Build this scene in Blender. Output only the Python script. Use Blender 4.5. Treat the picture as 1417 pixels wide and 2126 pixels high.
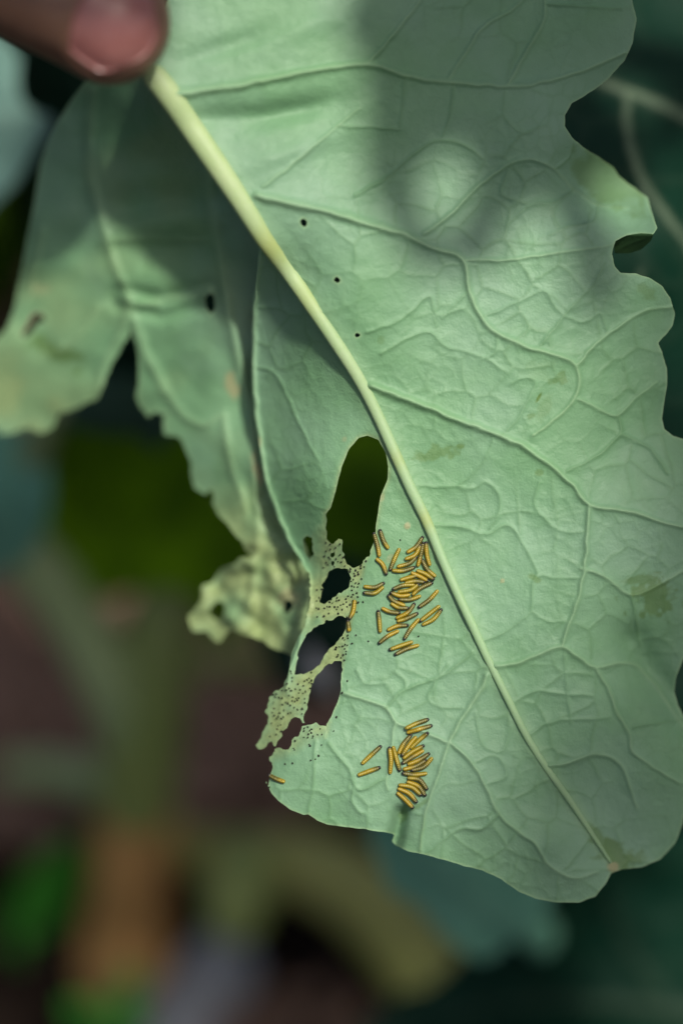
import bpy, bmesh, math, random
import numpy as np
from mathutils import Vector
from mathutils.bvhtree import BVHTree

rng = np.random.default_rng(7)
random.seed(7)
for o in list(bpy.data.objects):
    bpy.data.objects.remove(o)
scene = bpy.context.scene
COL = scene.collection

# ------------------------------------------------------------------ camera
PITCH = math.radians(45)
F = np.array([0, math.cos(PITCH), -math.sin(PITCH)])
U = np.array([0, math.sin(PITCH), math.cos(PITCH)])
R = np.array([1.0, 0, 0])
CAM = np.array([0, 0, 0.533])
K = 0.0002            # tangent per photo pixel (photo is 1417 x 2126)
D0 = 0.400            # focus distance, metres
MM = K * D0           # one photo pixel on the focus plane, in metres


def P(x, y, d):
    """photo pixel + distance along the view axis -> world point(s)"""
    x = np.asarray(x, float); y = np.asarray(y, float); d = np.asarray(d, float)
    return (CAM + d[..., None] * (F + ((x - 708.5) * K)[..., None] * R + ((1063 - y) * K)[..., None] * U))


cam_data = bpy.data.cameras.new('camera')
cam = bpy.data.objects.new('camera', cam_data)
COL.objects.link(cam)
cam.location = CAM
cam.rotation_euler = (math.radians(90) - PITCH, 0, 0)
cam_data.sensor_fit = 'VERTICAL'
cam_data.sensor_height = 36
cam_data.lens = 18 / (1063 * K)
cam_data.clip_start = 0.01
cam_data.clip_end = 300
cam_data.dof.use_dof = True
cam_data.dof.focus_distance = D0 + 0.0005
cam_data.dof.aperture_fstop = 3.0
scene.camera = cam

# ------------------------------------------------------------------ world, sun, exposure
LC = np.array([0.34, 0.49, 1.0])            # to the sun, in camera terms (right, up, back)
L = LC[0] * R + LC[1] * U - LC[2] * F
L = L / np.linalg.norm(L)
SUN_EL = math.asin(L[2]); SUN_AZ = math.atan2(L[0], L[1])
world = bpy.data.worlds.new('World')
scene.world = world
world.use_nodes = True
wn = world.node_tree
sky = wn.nodes.new('ShaderNodeTexSky')
sky.sky_type = 'NISHITA'
sky.sun_disc = False
sky.sun_elevation = SUN_EL
sky.sun_rotation = SUN_AZ
sky.dust_density = 5.0
sky.ozone_density = 0.4
sky.air_density = 1.0
wn.links.new(sky.outputs[0], wn.nodes['Background'].inputs[0])
wn.nodes['Background'].inputs[1].default_value = 0.09
sun_data = bpy.data.lights.new('sun', 'SUN')
sun_data.energy = 4.1
sun_data.angle = math.radians(4.0)
sun_data.color = (1.0, 0.95, 0.86)
sun = bpy.data.objects.new('sun', sun_data)
COL.objects.link(sun)
sun.rotation_euler = Vector(L).to_track_quat('Z', 'Y').to_euler()
sun.location = (0, 0, 2)
vs = scene.view_settings
vs.view_transform = 'Standard'
vs.look = 'None'
vs.exposure = 0.0
vs.gamma = 1
vs.use_curve_mapping = False


# ------------------------------------------------------------------ helpers
def link(o, parent=None):
    COL.objects.link(o)
    if parent is not None:
        o.parent = parent
    return o


def tag(o, label=None, cat=None, group=None, kind=None):
    if label: o['label'] = label
    if cat: o['category'] = cat
    if group: o['group'] = group
    if kind: o['kind'] = kind
    return o


def empty(name, loc, label, cat, group=None):
    o = bpy.data.objects.new(name, None)
    o.empty_display_size = 0.01
    o.location = loc
    link(o)
    return tag(o, label, cat, group)


def mesh_from(name, verts, face_groups, smooth=True, mat_idx=None):
    """verts Nx3; face_groups list of MxK int arrays"""
    me = bpy.data.meshes.new(name)
    verts = np.asarray(verts, np.float32)
    me.vertices.add(len(verts))
    me.vertices.foreach_set('co', verts.ravel())
    fg = [f for f in face_groups if len(f)]
    nl = sum(f.size for f in fg); nf = sum(len(f) for f in fg)
    me.loops.add(nl); me.polygons.add(nf)
    me.loops.foreach_set('vertex_index', np.concatenate([f.ravel() for f in fg]).astype(np.int32))
    sizes = np.concatenate([np.full(len(f), f.shape[1]) for f in fg])
    starts = np.concatenate([[0], np.cumsum(sizes)[:-1]])
    me.polygons.foreach_set('loop_start', starts.astype(np.int32))
    me.polygons.foreach_set('use_smooth', np.full(nf, smooth))
    if mat_idx is not None:
        me.polygons.foreach_set('material_index', np.concatenate(mat_idx).astype(np.int32))
    me.update(calc_edges=True)
    return me


def obj(name, me, mats, parent=None):
    for m in (mats if isinstance(mats, (list, tuple)) else [mats]):
        me.materials.append(m)
    o = bpy.data.objects.new(name, me)
    link(o, parent)
    if parent is not None:
        o.matrix_parent_inverse = parent_inv(parent)
    return o


def parent_inv(p):
    from mathutils import Matrix
    m = Matrix.Translation(p.location)
    q = p.parent
    if q is not None:
        m = Matrix.Identity(4) if q.type != 'EMPTY' else Matrix.Identity(4)
    return m.inverted()


def attr(me, name, vals):
    a = me.attributes.new(name, 'FLOAT', 'POINT')
    a.data.foreach_set('value', np.asarray(vals, np.float32))


def hash2(i, j, seed):
    n = (i.astype(np.int64) * 374761393 + j.astype(np.int64) * 668265263 + seed * 974634777) & 0x7fffffff
    n = ((n ^ (n >> 13)) * 1274126177) & 0x7fffffff
    n = n ^ (n >> 16)
    return (n % 100003) / 100003.0


def vnoise(x, y, s, seed=0):
    x = np.asarray(x, float) / s; y = np.asarray(y, float) / s
    i = np.floor(x).astype(np.int64); j = np.floor(y).astype(np.int64)
    fx = x - i; fy = y - j
    fx = fx * fx * (3 - 2 * fx); fy = fy * fy * (3 - 2 * fy)
    a = hash2(i, j, seed); b = hash2(i + 1, j, seed); c = hash2(i, j + 1, seed); d = hash2(i + 1, j + 1, seed)
    return ((a * (1 - fx) + b * fx) * (1 - fy) + (c * (1 - fx) + d * fx) * fy) * 2 - 1


def fbm(x, y, s, seed=0, n=3):
    t = 0; a = 1
    for k in range(n):
        t = t + a * vnoise(x, y, s / 2 ** k, seed + k * 17); a *= 0.5
    return t


def vor_edge(x, y, s, seed):
    """distance to the nearest Voronoi border, in pixels"""
    gx = np.asarray(x, float) / s; gy = np.asarray(y, float) / s
    i = np.floor(gx).astype(np.int64); j = np.floor(gy).astype(np.int64)
    f1 = np.full(gx.shape, 9.0); px1 = np.zeros(gx.shape); py1 = np.zeros(gx.shape)
    pts = []
    for a in (-1, 0, 1):
        for b in (-1, 0, 1):
            sx = i + a + 0.5 + 0.8 * (hash2(i + a, j + b, seed) - 0.5)
            sy = j + b + 0.5 + 0.8 * (hash2(i + a, j + b, seed + 5) - 0.5)
            pts.append((sx, sy))
            d = np.hypot(sx - gx, sy - gy)
            m = d < f1
            f1 = np.where(m, d, f1); px1 = np.where(m, sx, px1); py1 = np.where(m, sy, py1)
    best = np.full(gx.shape, 9.0)
    for sx, sy in pts:
        dx = sx - px1; dy = sy - py1
        ll = np.hypot(dx, dy)
        ok = ll > 1e-6
        e = ((sx + px1) / 2 - gx) * dx + ((sy + py1) / 2 - gy) * dy
        e = np.where(ok, e / np.where(ok, ll, 1), 9.0)
        best = np.minimum(best, e)
    return np.abs(best) * s


def seg_dist(x, y, pts, closed=False):
    """distance to a polyline and the parameter (0..1) of the nearest point"""
    pts = np.asarray(pts, float)
    q = np.vstack([pts, pts[:1]]) if closed else pts
    ln = np.hypot(*(q[1:] - q[:-1]).T); cum = np.concatenate([[0], np.cumsum(ln)])
    best = np.full(x.shape, 1e9); par = np.zeros(x.shape)
    for k in range(len(q) - 1):
        ax, ay = q[k]; bx, by = q[k + 1]
        dx, dy = bx - ax, by - ay
        l2 = dx * dx + dy * dy + 1e-9
        t = np.clip(((x - ax) * dx + (y - ay) * dy) / l2, 0, 1)
        d = (x - ax - t * dx) ** 2 + (y - ay - t * dy) ** 2
        m = d < best
        best = np.where(m, d, best)
        par = np.where(m, (cum[k] + t * ln[k]) / cum[-1], par)
    return np.sqrt(best), par


def inside(x, y, pts):
    pts = np.asarray(pts, float)
    r = np.zeros(x.shape, bool)
    n = len(pts)
    for k in range(n):
        ax, ay = pts[k]; bx, by = pts[(k + 1) % n]
        if ay == by: continue
        c = ((ay > y) != (by > y)) & (x < (bx - ax) * (y - ay) / (by - ay) + ax)
        r ^= c
    return r


def spline(pts, n=6, closed=False):
    """Catmull-Rom through points of any dimension"""
    p = np.asarray(pts, float)
    if closed:
        q = np.vstack([p[-1:], p, p[:2]]); m = len(p)
    else:
        q = np.vstack([2 * p[:1] - p[1:2], p, 2 * p[-1:] - p[-2:-1]]); m = len(p) - 1
    out = []
    for k in range(m):
        a, b, c, d = q[k], q[k + 1], q[k + 2], q[k + 3]
        for t in np.arange(n) / n:
            out.append(0.5 * (2 * b + (c - a) * t + (2 * a - 5 * b + 4 * c - d) * t * t + (3 * b - a - 3 * c + d) * t ** 3))
    if not closed: out.append(p[-1])
    return np.array(out)


def rbf(ctrl):
    """thin-plate surface through (x, y, value)"""
    c = np.asarray(ctrl, float)
    X = c[:, :2] / 1000.0; n = len(c)
    r = np.hypot(*(X[:, None] - X[None]).transpose(2, 0, 1))
    A = np.zeros((n + 3, n + 3))
    A[:n, :n] = r * r * np.log(r + 1e-9) + np.eye(n) * 2e-4
    A[:n, n] = 1; A[:n, n + 1:] = X
    A[n, :n] = 1; A[n + 1:, :n] = X.T
    w = np.linalg.solve(A, np.concatenate([c[:, 2], np.zeros(3)]))

    def f(x, y):
        x = np.asarray(x, float) / 1000; y = np.asarray(y, float) / 1000
        o = w[n] + w[n + 1] * x + w[n + 2] * y
        for k in range(n):
            rr = np.hypot(x - X[k, 0], y - X[k, 1])
            o = o + w[k] * rr * rr * np.log(rr + 1e-9)
        return o
    return f


def tube_mesh(name, ctrl, radii, n=14, sub=6, flat=1.0, bump=0.0, cap=True):
    """tapered tube through world points; radii per control point"""
    c = spline(np.hstack([np.asarray(ctrl, float), np.asarray(radii, float)[:, None]]), sub)
    pts = c[:, :3]; rad = np.maximum(c[:, 3], 1e-5)
    if cap:
        # rounded ends
        def capend(p, q, r):
            ax = (p - q) / np.linalg.norm(p - q)
            ks = [0.5, 0.85, 1.0]
            return [p + ax * r * k for k in ks], [r * math.sqrt(max(1 - k * k, 0.0004)) for k in ks]
        a, ra = capend(pts[0], pts[1], rad[0]); b, rb = capend(pts[-1], pts[-2], rad[-1])
        pts = np.vstack([a[::-1], pts, b]); rad = np.concatenate([ra[::-1], rad, rb])
    tan = np.gradient(pts, axis=0); tan /= np.linalg.norm(tan, axis=1)[:, None] + 1e-12
    up = -F
    V = []
    for k in range(len(pts)):
        s = np.cross(tan[k], up); s /= np.linalg.norm(s) + 1e-12
        w = np.cross(s, tan[k])
        for j in range(n):
            th = 2 * math.pi * j / n
            rr = rad[k] * (1 + bump * math.sin(7 * th + k) * random.uniform(-1, 1))
            V.append(pts[k] + s * math.cos(th) * rr + w * math.sin(th) * rr * flat)
    m = len(pts)
    a = np.arange(m - 1)[:, None] * n; j = np.arange(n)[None]
    q = np.stack([a + j, a + (j + 1) % n, a + n + (j + 1) % n, a + n + j], -1).reshape(-1, 4)
    me = mesh_from(name, V, [q])
    return me


# ------------------------------------------------------------------ materials
def new_mat(name):
    m = bpy.data.materials.new(name)
    m.use_nodes = True
    nt = m.node_tree
    b = nt.nodes['Principled BSDF']
    return m, nt, b


def node(nt, typ, **kw):
    n = nt.nodes.new(typ)
    for k, v in kw.items():
        setattr(n, k, v)
    return n


def mix(nt, fac, a, b, mode='MIX'):
    n = nt.nodes.new('ShaderNodeMix')
    n.data_type = 'RGBA'; n.blend_type = mode
    for sock, v in ((n.inputs[0], fac), (n.inputs[6], a), (n.inputs[7], b)):
        if hasattr(v, 'is_linked') or hasattr(v, 'links'):
            nt.links.new(v, sock)
        elif isinstance(v, (int, float)):
            sock.default_value = v
        else:
            sock.default_value = (*v, 1)
    return n.outputs[2]


def noise(nt, scale, detail=3, rough=0.55, coord='Object', dist=0.0):
    tc = nt.nodes.new('ShaderNodeTexCoord')
    n = nt.nodes.new('ShaderNodeTexNoise')
    n.inputs['Scale'].default_value = scale
    n.inputs['Detail'].default_value = detail
    n.inputs['Roughness'].default_value = rough
    n.inputs['Distortion'].default_value = dist
    nt.links.new(tc.outputs[coord], n.inputs['Vector'])
    return n.outputs['Fac']


def ramp(nt, fac, lo, hi, a=0.0, b=1.0):
    n = nt.nodes.new('ShaderNodeMapRange')
    n.inputs['From Min'].default_value = lo; n.inputs['From Max'].default_value = hi
    n.inputs['To Min'].default_value = a; n.inputs['To Max'].default_value = b
    nt.links.new(fac, n.inputs['Value'])
    return n.outputs['Result']


def attr_node(nt, name):
    n = nt.nodes.new('ShaderNodeAttribute')
    n.attribute_name = name
    return n.outputs['Fac']


def bump(nt, b, height, strength, dist):
    n = nt.nodes.new('ShaderNodeBump')
    n.inputs['Strength'].default_value = strength
    n.inputs['Distance'].default_value = dist
    nt.links.new(height, n.inputs['Height'])
    nt.links.new(n.outputs[0], b.inputs['Normal'])
    return n.outputs[0]


def leaf_mat(name, c1, c2, vein, rough=0.5, transl=0.2, tcol=None, detail=True, stain=(0.10, 0.19, 0.035),
             chew=(0.31, 0.40, 0.17), spec=0.4, bscale=1.0):
    m, nt, b = new_mat(name)
    n1 = noise(nt, 55, 4)
    n2 = noise(nt, 420, 4, 0.65)
    col = mix(nt, ramp(nt, n1, 0.35, 0.65), c1, c2)
    col = mix(nt, ramp(nt, n2, 0.3, 0.75, 0.0, 0.35), col, tuple(v * 0.78 for v in c1))
    va = attr_node(nt, 'vein')
    if detail:
        bloom = noise(nt, 26, 4, 0.6)
        col = mix(nt, ramp(nt, bloom, 0.42, 0.68, 0, 0.75), col, tuple(v * w for v, w in zip(c2, (1.22, 1.03, 1.38))))
        fn = nt.nodes.new('ShaderNodeMath'); fn.operation = 'MULTIPLY'
        nt.links.new(attr_node(nt, 'fine'), fn.inputs[0]); fn.inputs[1].default_value = 0.62
        col = mix(nt, fn.outputs[0], col, (0.105, 0.235, 0.085))
    col = mix(nt, va, col, vein)
    if detail:
        ch = attr_node(nt, 'chew')
        sp = noise(nt, 1600, 3, 0.6)
        chc = mix(nt, ramp(nt, sp, 0.45, 0.75, 0, 0.7), chew, tuple(v * 0.55 for v in chew))
        col = mix(nt, ch, col, chc)
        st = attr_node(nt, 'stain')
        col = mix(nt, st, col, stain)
        dr = attr_node(nt, 'dry')
        col = mix(nt, dr, col, (0.36, 0.37, 0.19))
    nt.links.new(col, b.inputs['Base Color'])
    b.inputs['Roughness'].default_value = rough
    nt.links.new(ramp(nt, n2, 0.2, 0.8, rough - 0.08, rough + 0.12), b.inputs['Roughness'])
    b.inputs['Specular IOR Level'].default_value = spec
    fine = noise(nt, 2600, 4, 0.6)
    mid = noise(nt, 700, 3, 0.55)
    add = nt.nodes.new('ShaderNodeMath'); add.operation = 'MULTIPLY_ADD'
    nt.links.new(mid, add.inputs[0]); add.inputs[1].default_value = 1.1
    nt.links.new(fine, add.inputs[2])
    bump(nt, b, add.outputs[0], 0.55 * bscale, 0.00018)
    # light through the blade
    tr = nt.nodes.new('ShaderNodeBsdfTranslucent')
    tcol = tcol or (0.22, 0.36, 0.06)
    tm = mix(nt, 0.6, col, tcol)
    nt.links.new(tm, tr.inputs['Color'])
    ms = nt.nodes.new('ShaderNodeMixShader')
    ms.inputs[0].default_value = transl
    nt.links.new(b.outputs[0], ms.inputs[1]); nt.links.new(tr.outputs[0], ms.inputs[2])
    nt.links.new(ms.outputs[0], nt.nodes['Material Output'].inputs[0])
    return m


def plain_mat(name, c1, c2, scale=40, rough=0.6, bstr=0.3, bdist=0.001, spec=0.4, bscale=None):
    m, nt, b = new_mat(name)
    n1 = noise(nt, scale, 5, 0.6)
    nt.links.new(mix(nt, ramp(nt, n1, 0.3, 0.7), c1, c2), b.inputs['Base Color'])
    b.inputs['Roughness'].default_value = rough
    b.inputs['Specular IOR Level'].default_value = spec
    bump(nt, b, noise(nt, bscale or scale * 3, 5, 0.6), bstr, bdist)
    return m


M_UNDER = leaf_mat('leaf_underside', (0.168, 0.345, 0.172), (0.205, 0.398, 0.205), (0.32, 0.50, 0.26), 0.46, 0.16, spec=0.34)
M_TOP = leaf_mat('leaf_upper_side', (0.035, 0.095, 0.035), (0.05, 0.12, 0.04), (0.12, 0.22, 0.08), 0.45, 0.2, detail=False)
M_RIB = None


def rib_material():
    m, nt, b = new_mat('midrib_skin')
    n1 = noise(nt, 90, 4)
    n2 = noise(nt, 900, 3)
    col = mix(nt, ramp(nt, n1, 0.35, 0.65), (0.34, 0.45, 0.21), (0.41, 0.51, 0.26))
    col = mix(nt, ramp(nt, n2, 0.5, 0.8, 0, 0.5), col, (0.33, 0.45, 0.17))
    col = mix(nt, attr_node(nt, 'along'), col, (0.25, 0.41, 0.215))
    st = attr_node(nt, 'stain')
    col = mix(nt, st, col, (0.33, 0.38, 0.10))
    nt.links.new(col, b.inputs['Base Color'])
    b.inputs['Roughness'].default_value = 0.56
    b.inputs['Subsurface Weight'].default_value = 0.15
    b.inputs['Subsurface Radius'].default_value = (0.6, 1.0, 0.3)
    b.inputs['Subsurface Scale'].default_value = 0.001
    bump(nt, b, noise(nt, 1500, 3), 0.25, 0.0002)
    return m


M_RIB = rib_material()


# ------------------------------------------------------------------ leaf sheets
class Sheet:
    """A leaf surface: outline with holes, smooth depth, relief of veins, real thickness."""

    def __init__(s, outline, holes, depth, step, veins=(), pillow=0.0, relief=None, sdf_mod=None, pad=8, vw=1.0):
        s.vw = vw; s.depth = depth; s.veins = veins; s.relief_fn = relief; s.pillow = pillow
        ol = np.asarray(outline, float)
        x0, y0 = ol.min(0) - pad; x1, y1 = ol.max(0) + pad
        xs = np.arange(x0, x1 + step, step); ys = np.arange(y0, y1 + step, step)
        X, Y = np.meshgrid(xs, ys)
        ny, nx = X.shape
        d, _ = seg_dist(X, Y, ol, True)
        sd = np.where(inside(X, Y, ol), d, -d)
        for h in holes:
            h = np.asarray(h, float)
            bx = (X > h[:, 0].min() - 40) & (X < h[:, 0].max() + 40) & (Y > h[:, 1].min() - 40) & (Y < h[:, 1].max() + 40)
            dx, _ = seg_dist(X[bx], Y[bx], h, True)
            hd = np.where(inside(X[bx], Y[bx], h), -dx, dx)
            sd[bx] = np.minimum(sd[bx], hd)
        if sdf_mod is not None:
            sd = sdf_mod(X, Y, sd)
        sd = np.where(np.abs(sd) < 1e-3, 1e-3, sd)
        ins = sd > 0
        # vertices: inside corners, then crossings
        idc = np.full((ny, nx), -1, np.int64); idc[ins] = np.arange(ins.sum())
        px = [X[ins]]; py = [Y[ins]]; cnt = int(ins.sum())
        hx = ins[:, :-1] != ins[:, 1:]
        t = sd[:, :-1] / (sd[:, :-1] - sd[:, 1:] + 1e-12)
        idh = np.full(hx.shape, -1, np.int64); idh[hx] = cnt + np.arange(hx.sum()); cnt += int(hx.sum())
        px.append((X[:, :-1] + t * step)[hx]); py.append(Y[:, :-1][hx])
        vx = ins[:-1] != ins[1:]
        t = sd[:-1] / (sd[:-1] - sd[1:] + 1e-12)
        idv = np.full(vx.shape, -1, np.int64); idv[vx] = cnt + np.arange(vx.sum()); cnt += int(vx.sum())
        px.append(X[:-1][vx]); py.append((Y[:-1] + t * step)[vx])
        s.x = np.concatenate(px); s.y = np.concatenate(py)
        s.edge = np.concatenate([sd[ins], np.zeros(cnt - int(ins.sum()))])
        a, b, c, e = idc[:-1, :-1], idc[:-1, 1:], idc[1:, 1:], idc[1:, :-1]
        e0, e1, e2, e3 = idh[:-1], idv[:, 1:], idh[1:], idv[:, :-1]
        case = (a >= 0) * 1 + (b >= 0) * 2 + (c >= 0) * 4 + (e >= 0) * 8
        s.faces = {3: [], 4: [], 5: [], 6: []}
        rim = []
        for k in range(1, 16):
            m = case == k
            if not m.any(): continue
            A, B, C_, E = [bool(k & q) for q in (1, 2, 4, 8)]
            seq = []
            if A: seq.append(a)
            if A != B: seq.append(e0)
            if B: seq.append(b)
            if B != C_: seq.append(e1)
            if C_: seq.append(c)
            if C_ != E: seq.append(e2)
            if E: seq.append(e)
            if E != A: seq.append(e3)
            s.faces[len(seq)].append(np.stack([q[m] for q in seq], -1))
            cr = [q for q, f in ((e0, A != B), (e1, B != C_), (e2, C_ != E), (e3, E != A)) if f]
            if len(cr) == 2: rim.append(np.stack([cr[0][m], cr[1][m]], -1))
            elif len(cr) == 4:
                rim.append(np.stack([cr[0][m], cr[1][m]], -1)); rim.append(np.stack([cr[2][m], cr[3][m]], -1))
        s.faces = {q: np.concatenate(f) for q, f in s.faces.items() if f}
        s.rim = np.concatenate(rim)
        s.compute()

    def compute(s):
        x, y = s.x, s.y
        s.z0 = s.depth(x, y)
        rel = np.zeros(len(x)); col = np.zeros(len(x)); fine = np.zeros(len(x))
        near = np.full(len(x), 300.0); main = np.full(len(x), 300.0)
        s.vid = np.full(len(x), -1)
        vd = np.full(len(x), 9.0)
        for k, (pts, w0, w1, h0, h1, c) in enumerate(s.veins):
            p = spline(pts, 4)
            m = (x > p[:, 0].min() - 150) & (x < p[:, 0].max() + 150) & (y > p[:, 1].min() - 150) & (y < p[:, 1].max() + 150)
            if not m.any(): continue
            wob = 2.0
            d, t = seg_dist(x[m] + wob * vnoise(x[m], y[m], 22, 3), y[m] + wob * vnoise(x[m], y[m], 22, 9), p)
            w = (w0 + (w1 - w0) * t) * s.vw; h = h0 + (h1 - h0) * t
            r = d / w
            rel[m] = np.maximum(rel[m], 1.15 * h * np.exp(-r ** 2))
            if w0 >= 5.5:
                col[m] = np.maximum(col[m], 0.62 * c * np.exp(-(r * 1.15) ** 2))
            else:
                fine[m] = np.maximum(fine[m], 1.3 * c * np.exp(-(r * 0.9) ** 2))
            near[m] = np.minimum(near[m], d + 12 * (1 - min(w0 / 9.0, 1)))
            if w0 > 6.5: main[m] = np.minimum(main[m], d)
            sub = np.where(m)[0]
            better = (r < 0.95) & (r < vd[sub])
            s.vid[sub[better]] = k; vd[sub[better]] = r[better]
        s.relief = rel - s.pillow * (1 - np.exp(-near / 26.0)) - 1.1 * s.pillow * (1 - np.exp(-(main / 110.0) ** 1.5))
        s.vein = col; s.fine = fine
        if s.relief_fn is not None:
            dr, dc = s.relief_fn(x, y, s.edge, near)[:2]
            q_ = s.relief_fn(x, y, s.edge, near)[2:]
            if q_: s.net = q_[0]
            s.relief = s.relief + dr
            s.vein = np.clip(np.maximum(s.vein, dc), 0, 1)
            if hasattr(s, 'net'): s.fine = np.maximum(s.fine, s.net)

    def zfront(s, x, y):
        """depth (mm from focus plane) of the smooth surface"""
        return s.depth(np.asarray(x, float), np.asarray(y, float))

    def build(s, parent, mats, thick=0.4, attrs=None, part='blade', split=(), vein_name='vein', back_relief=0.5):
        x, y = s.x, s.y
        zf = s.z0 - s.relief * (MM * 1000)                      # mm, + is away
        te = thick * np.clip(0.35 + s.edge / 14.0, 0.35, 1)
        zb = s.z0 + te - s.relief * (MM * 1000) * back_relief
        zb = np.maximum(zb, zf + 0.12)
        vf = P(x, y, D0 + zf / 1000); vb = P(x, y, D0 + zb / 1000)
        n = len(x)
        # normals of the whole front
        N = np.zeros((n, 3))
        for q, f in s.faces.items():
            fn = np.cross(vf[f[:, 1]] - vf[f[:, 0]], vf[f[:, 2]] - vf[f[:, 0]])
            if q >= 4: fn = fn + np.cross(vf[f[:, 2]] - vf[f[:, 0]], vf[f[:, 3]] - vf[f[:, 0]])
            for c in range(q):
                np.add.at(N, f[:, c], fn)
        N /= np.linalg.norm(N, axis=1)[:, None] + 1e-20
        flip = (N @ F).mean() > 0          # the front must look back at the camera side
        if flip: N = -N
        A = dict(attrs or {}); A['vein'] = s.vein; A['fine'] = np.clip(s.fine, 0, 1)
        fl = {q: (f[:, ::-1] if flip else f) for q, f in s.faces.items()}
        lab = {q: s.vid[f].min(1) for q, f in fl.items()}
        out = []
        names = {k: nm for k, nm in split}
        # blade: every front face that is not a separate vein, the back and the rim
        groups = []; mi = []
        for q, f in fl.items():
            keep = ~np.isin(lab[q], list(names)) if names else np.ones(len(f), bool)
            groups.append(f[keep]); mi.append(np.zeros(keep.sum()))
        for q, f in fl.items():
            groups.append(f[:, ::-1] + n); mi.append(np.ones(len(f)))
        r = s.rim
        groups.append(np.stack([r[:, 0], r[:, 1], r[:, 1] + n, r[:, 0] + n], -1)); mi.append(np.zeros(len(r)))
        me = mesh_from(part, np.vstack([vf, vb]), groups, True, mi)
        me.normals_split_custom_set_from_vertices(np.vstack([N, -N]).astype(np.float32))
        for k, v in A.items(): attr(me, k, np.concatenate([v, v]))
        blade = obj(part, me, mats, parent); out.append(blade)
        for k, nm in names.items():
            fs = [f[lab[q] == k] for q, f in fl.items()]
            fs = [f for f in fs if len(f)]
            if not fs: continue
            used = np.unique(np.concatenate([f.ravel() for f in fs]))
            mp = np.full(n, -1); mp[used] = np.arange(len(used))
            me = mesh_from(nm, vf[used], [mp[f] for f in fs])
            me.normals_split_custom_set_from_vertices(N[used].astype(np.float32))
            for kk, v in A.items(): attr(me, kk, v[used])
            out.append(obj(nm, me, mats, parent))
        return out


# ================================================================== SETTING: soil
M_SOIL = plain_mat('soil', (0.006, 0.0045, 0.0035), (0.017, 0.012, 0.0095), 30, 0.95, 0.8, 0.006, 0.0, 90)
gx = np.concatenate([[-60, -12, -4, -1.6], np.linspace(-0.9, 0.9, 150), [1.6, 4, 12, 60]])
gy = np.concatenate([[-60, -12, -3, -0.6], np.linspace(-0.1, 1.7, 150), [2.4, 5, 14, 60]])
GX, GY = np.meshgrid(gx, gy)


def soil_h(x, y):
    return 0.010 * fbm(x, y, 0.12, 3, 4) - 0.006


GZ = soil_h(GX, GY)
nx_, ny_ = len(gx), len(gy)
ii = (np.arange(ny_ - 1)[:, None] * nx_ + np.arange(nx_ - 1)[None]).ravel()
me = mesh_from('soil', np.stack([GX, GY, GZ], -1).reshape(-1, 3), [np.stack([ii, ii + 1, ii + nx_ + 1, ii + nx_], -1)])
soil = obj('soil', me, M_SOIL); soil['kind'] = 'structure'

# crumbs and bark chips lying on the soil
M_CHIP = plain_mat('bark_chips', (0.12, 0.075, 0.052), (0.28, 0.175, 0.125), 25, 0.9, 0.5, 0.002, 0.2)
bm_v = []; bm_f = []
cnt = 0
for k in range(2400):
    cl = k % 5
    if cl < 3:                                       # drift left of the woody foot
        cx = random.gauss(-0.088, 0.06); cy = random.gauss(0.462, 0.06)
        if cy < 0.40 + 0.03 * random.random(): continue
    elif cl == 3 and k % 9 == 0:                     # a few near the lower branch
        cx = random.gauss(-0.008, 0.012); cy = random.gauss(0.336, 0.008)
    else:
        cx = random.uniform(-0.75, 0.75); cy = random.uniform(0.0, 1.5)
        if k % 4 or 0.25 < cy < 0.41: continue
    a = random.uniform(0, 6.28); lx = random.uniform(0.004, 0.012); ly = lx * random.uniform(0.35, 0.8); lz = random.uniform(0.003, 0.007)
    tz = random.uniform(-0.35, 0.35)
    pts = []
    for (u, v, w) in ((-1, -1, -1), (1, -1, -1), (1, 1, -1), (-1, 1, -1), (-.8, -.7, 1), (.7, -.8, 1), (.8, .7, 1), (-.7, .8, 1)):
        jx = u * lx * random.uniform(0.8, 1.1); jy = v * ly * random.uniform(0.7, 1.1); jz = w * lz + u * lx * math.sin(tz)
        pts.append((cx + jx * math.cos(a) - jy * math.sin(a), cy + jx * math.sin(a) + jy * math.cos(a), jz))
    h = float(soil_h(np.array(cx), np.array(cy)))
    bm_v += [(p[0], p[1], p[2] + h + lz * 0.6) for p in pts]
    for f in ((0, 3, 2, 1), (4, 5, 6, 7), (0, 1, 5, 4), (1, 2, 6, 5), (2, 3, 7, 6), (3, 0, 4, 7)):
        bm_f.append([cnt + q for q in f])
    cnt += 8
chips = obj('bark_chips', mesh_from('bark_chips', bm_v, [np.array(bm_f)], False), M_CHIP)
tag(chips, 'pinkish brown bark chips and crumbs strewn over dark soil', 'bark chips', kind='stuff')

# ================================================================== THE HELD LEAF
MID = [(322, 160, 25), (350, 196, 25), (395, 262, 24), (445, 335, 23), (500, 418, 21), (550, 497, 19), (600, 566, 17), (650, 640, 15), (700, 715, 14),
       (745, 787, 13), (780, 855, 12), (815, 932, 12), (850, 1010, 11.5), (885, 1082, 11), (917, 1160, 10), (950, 1235, 9.5),
       (985, 1310, 9), (1015, 1375, 8), (1050, 1445, 7.6), (1090, 1525, 7.2), (1130, 1590, 7), (1180, 1660, 6.4), (1230, 1735, 5), (1266, 1790, 3)]

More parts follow.
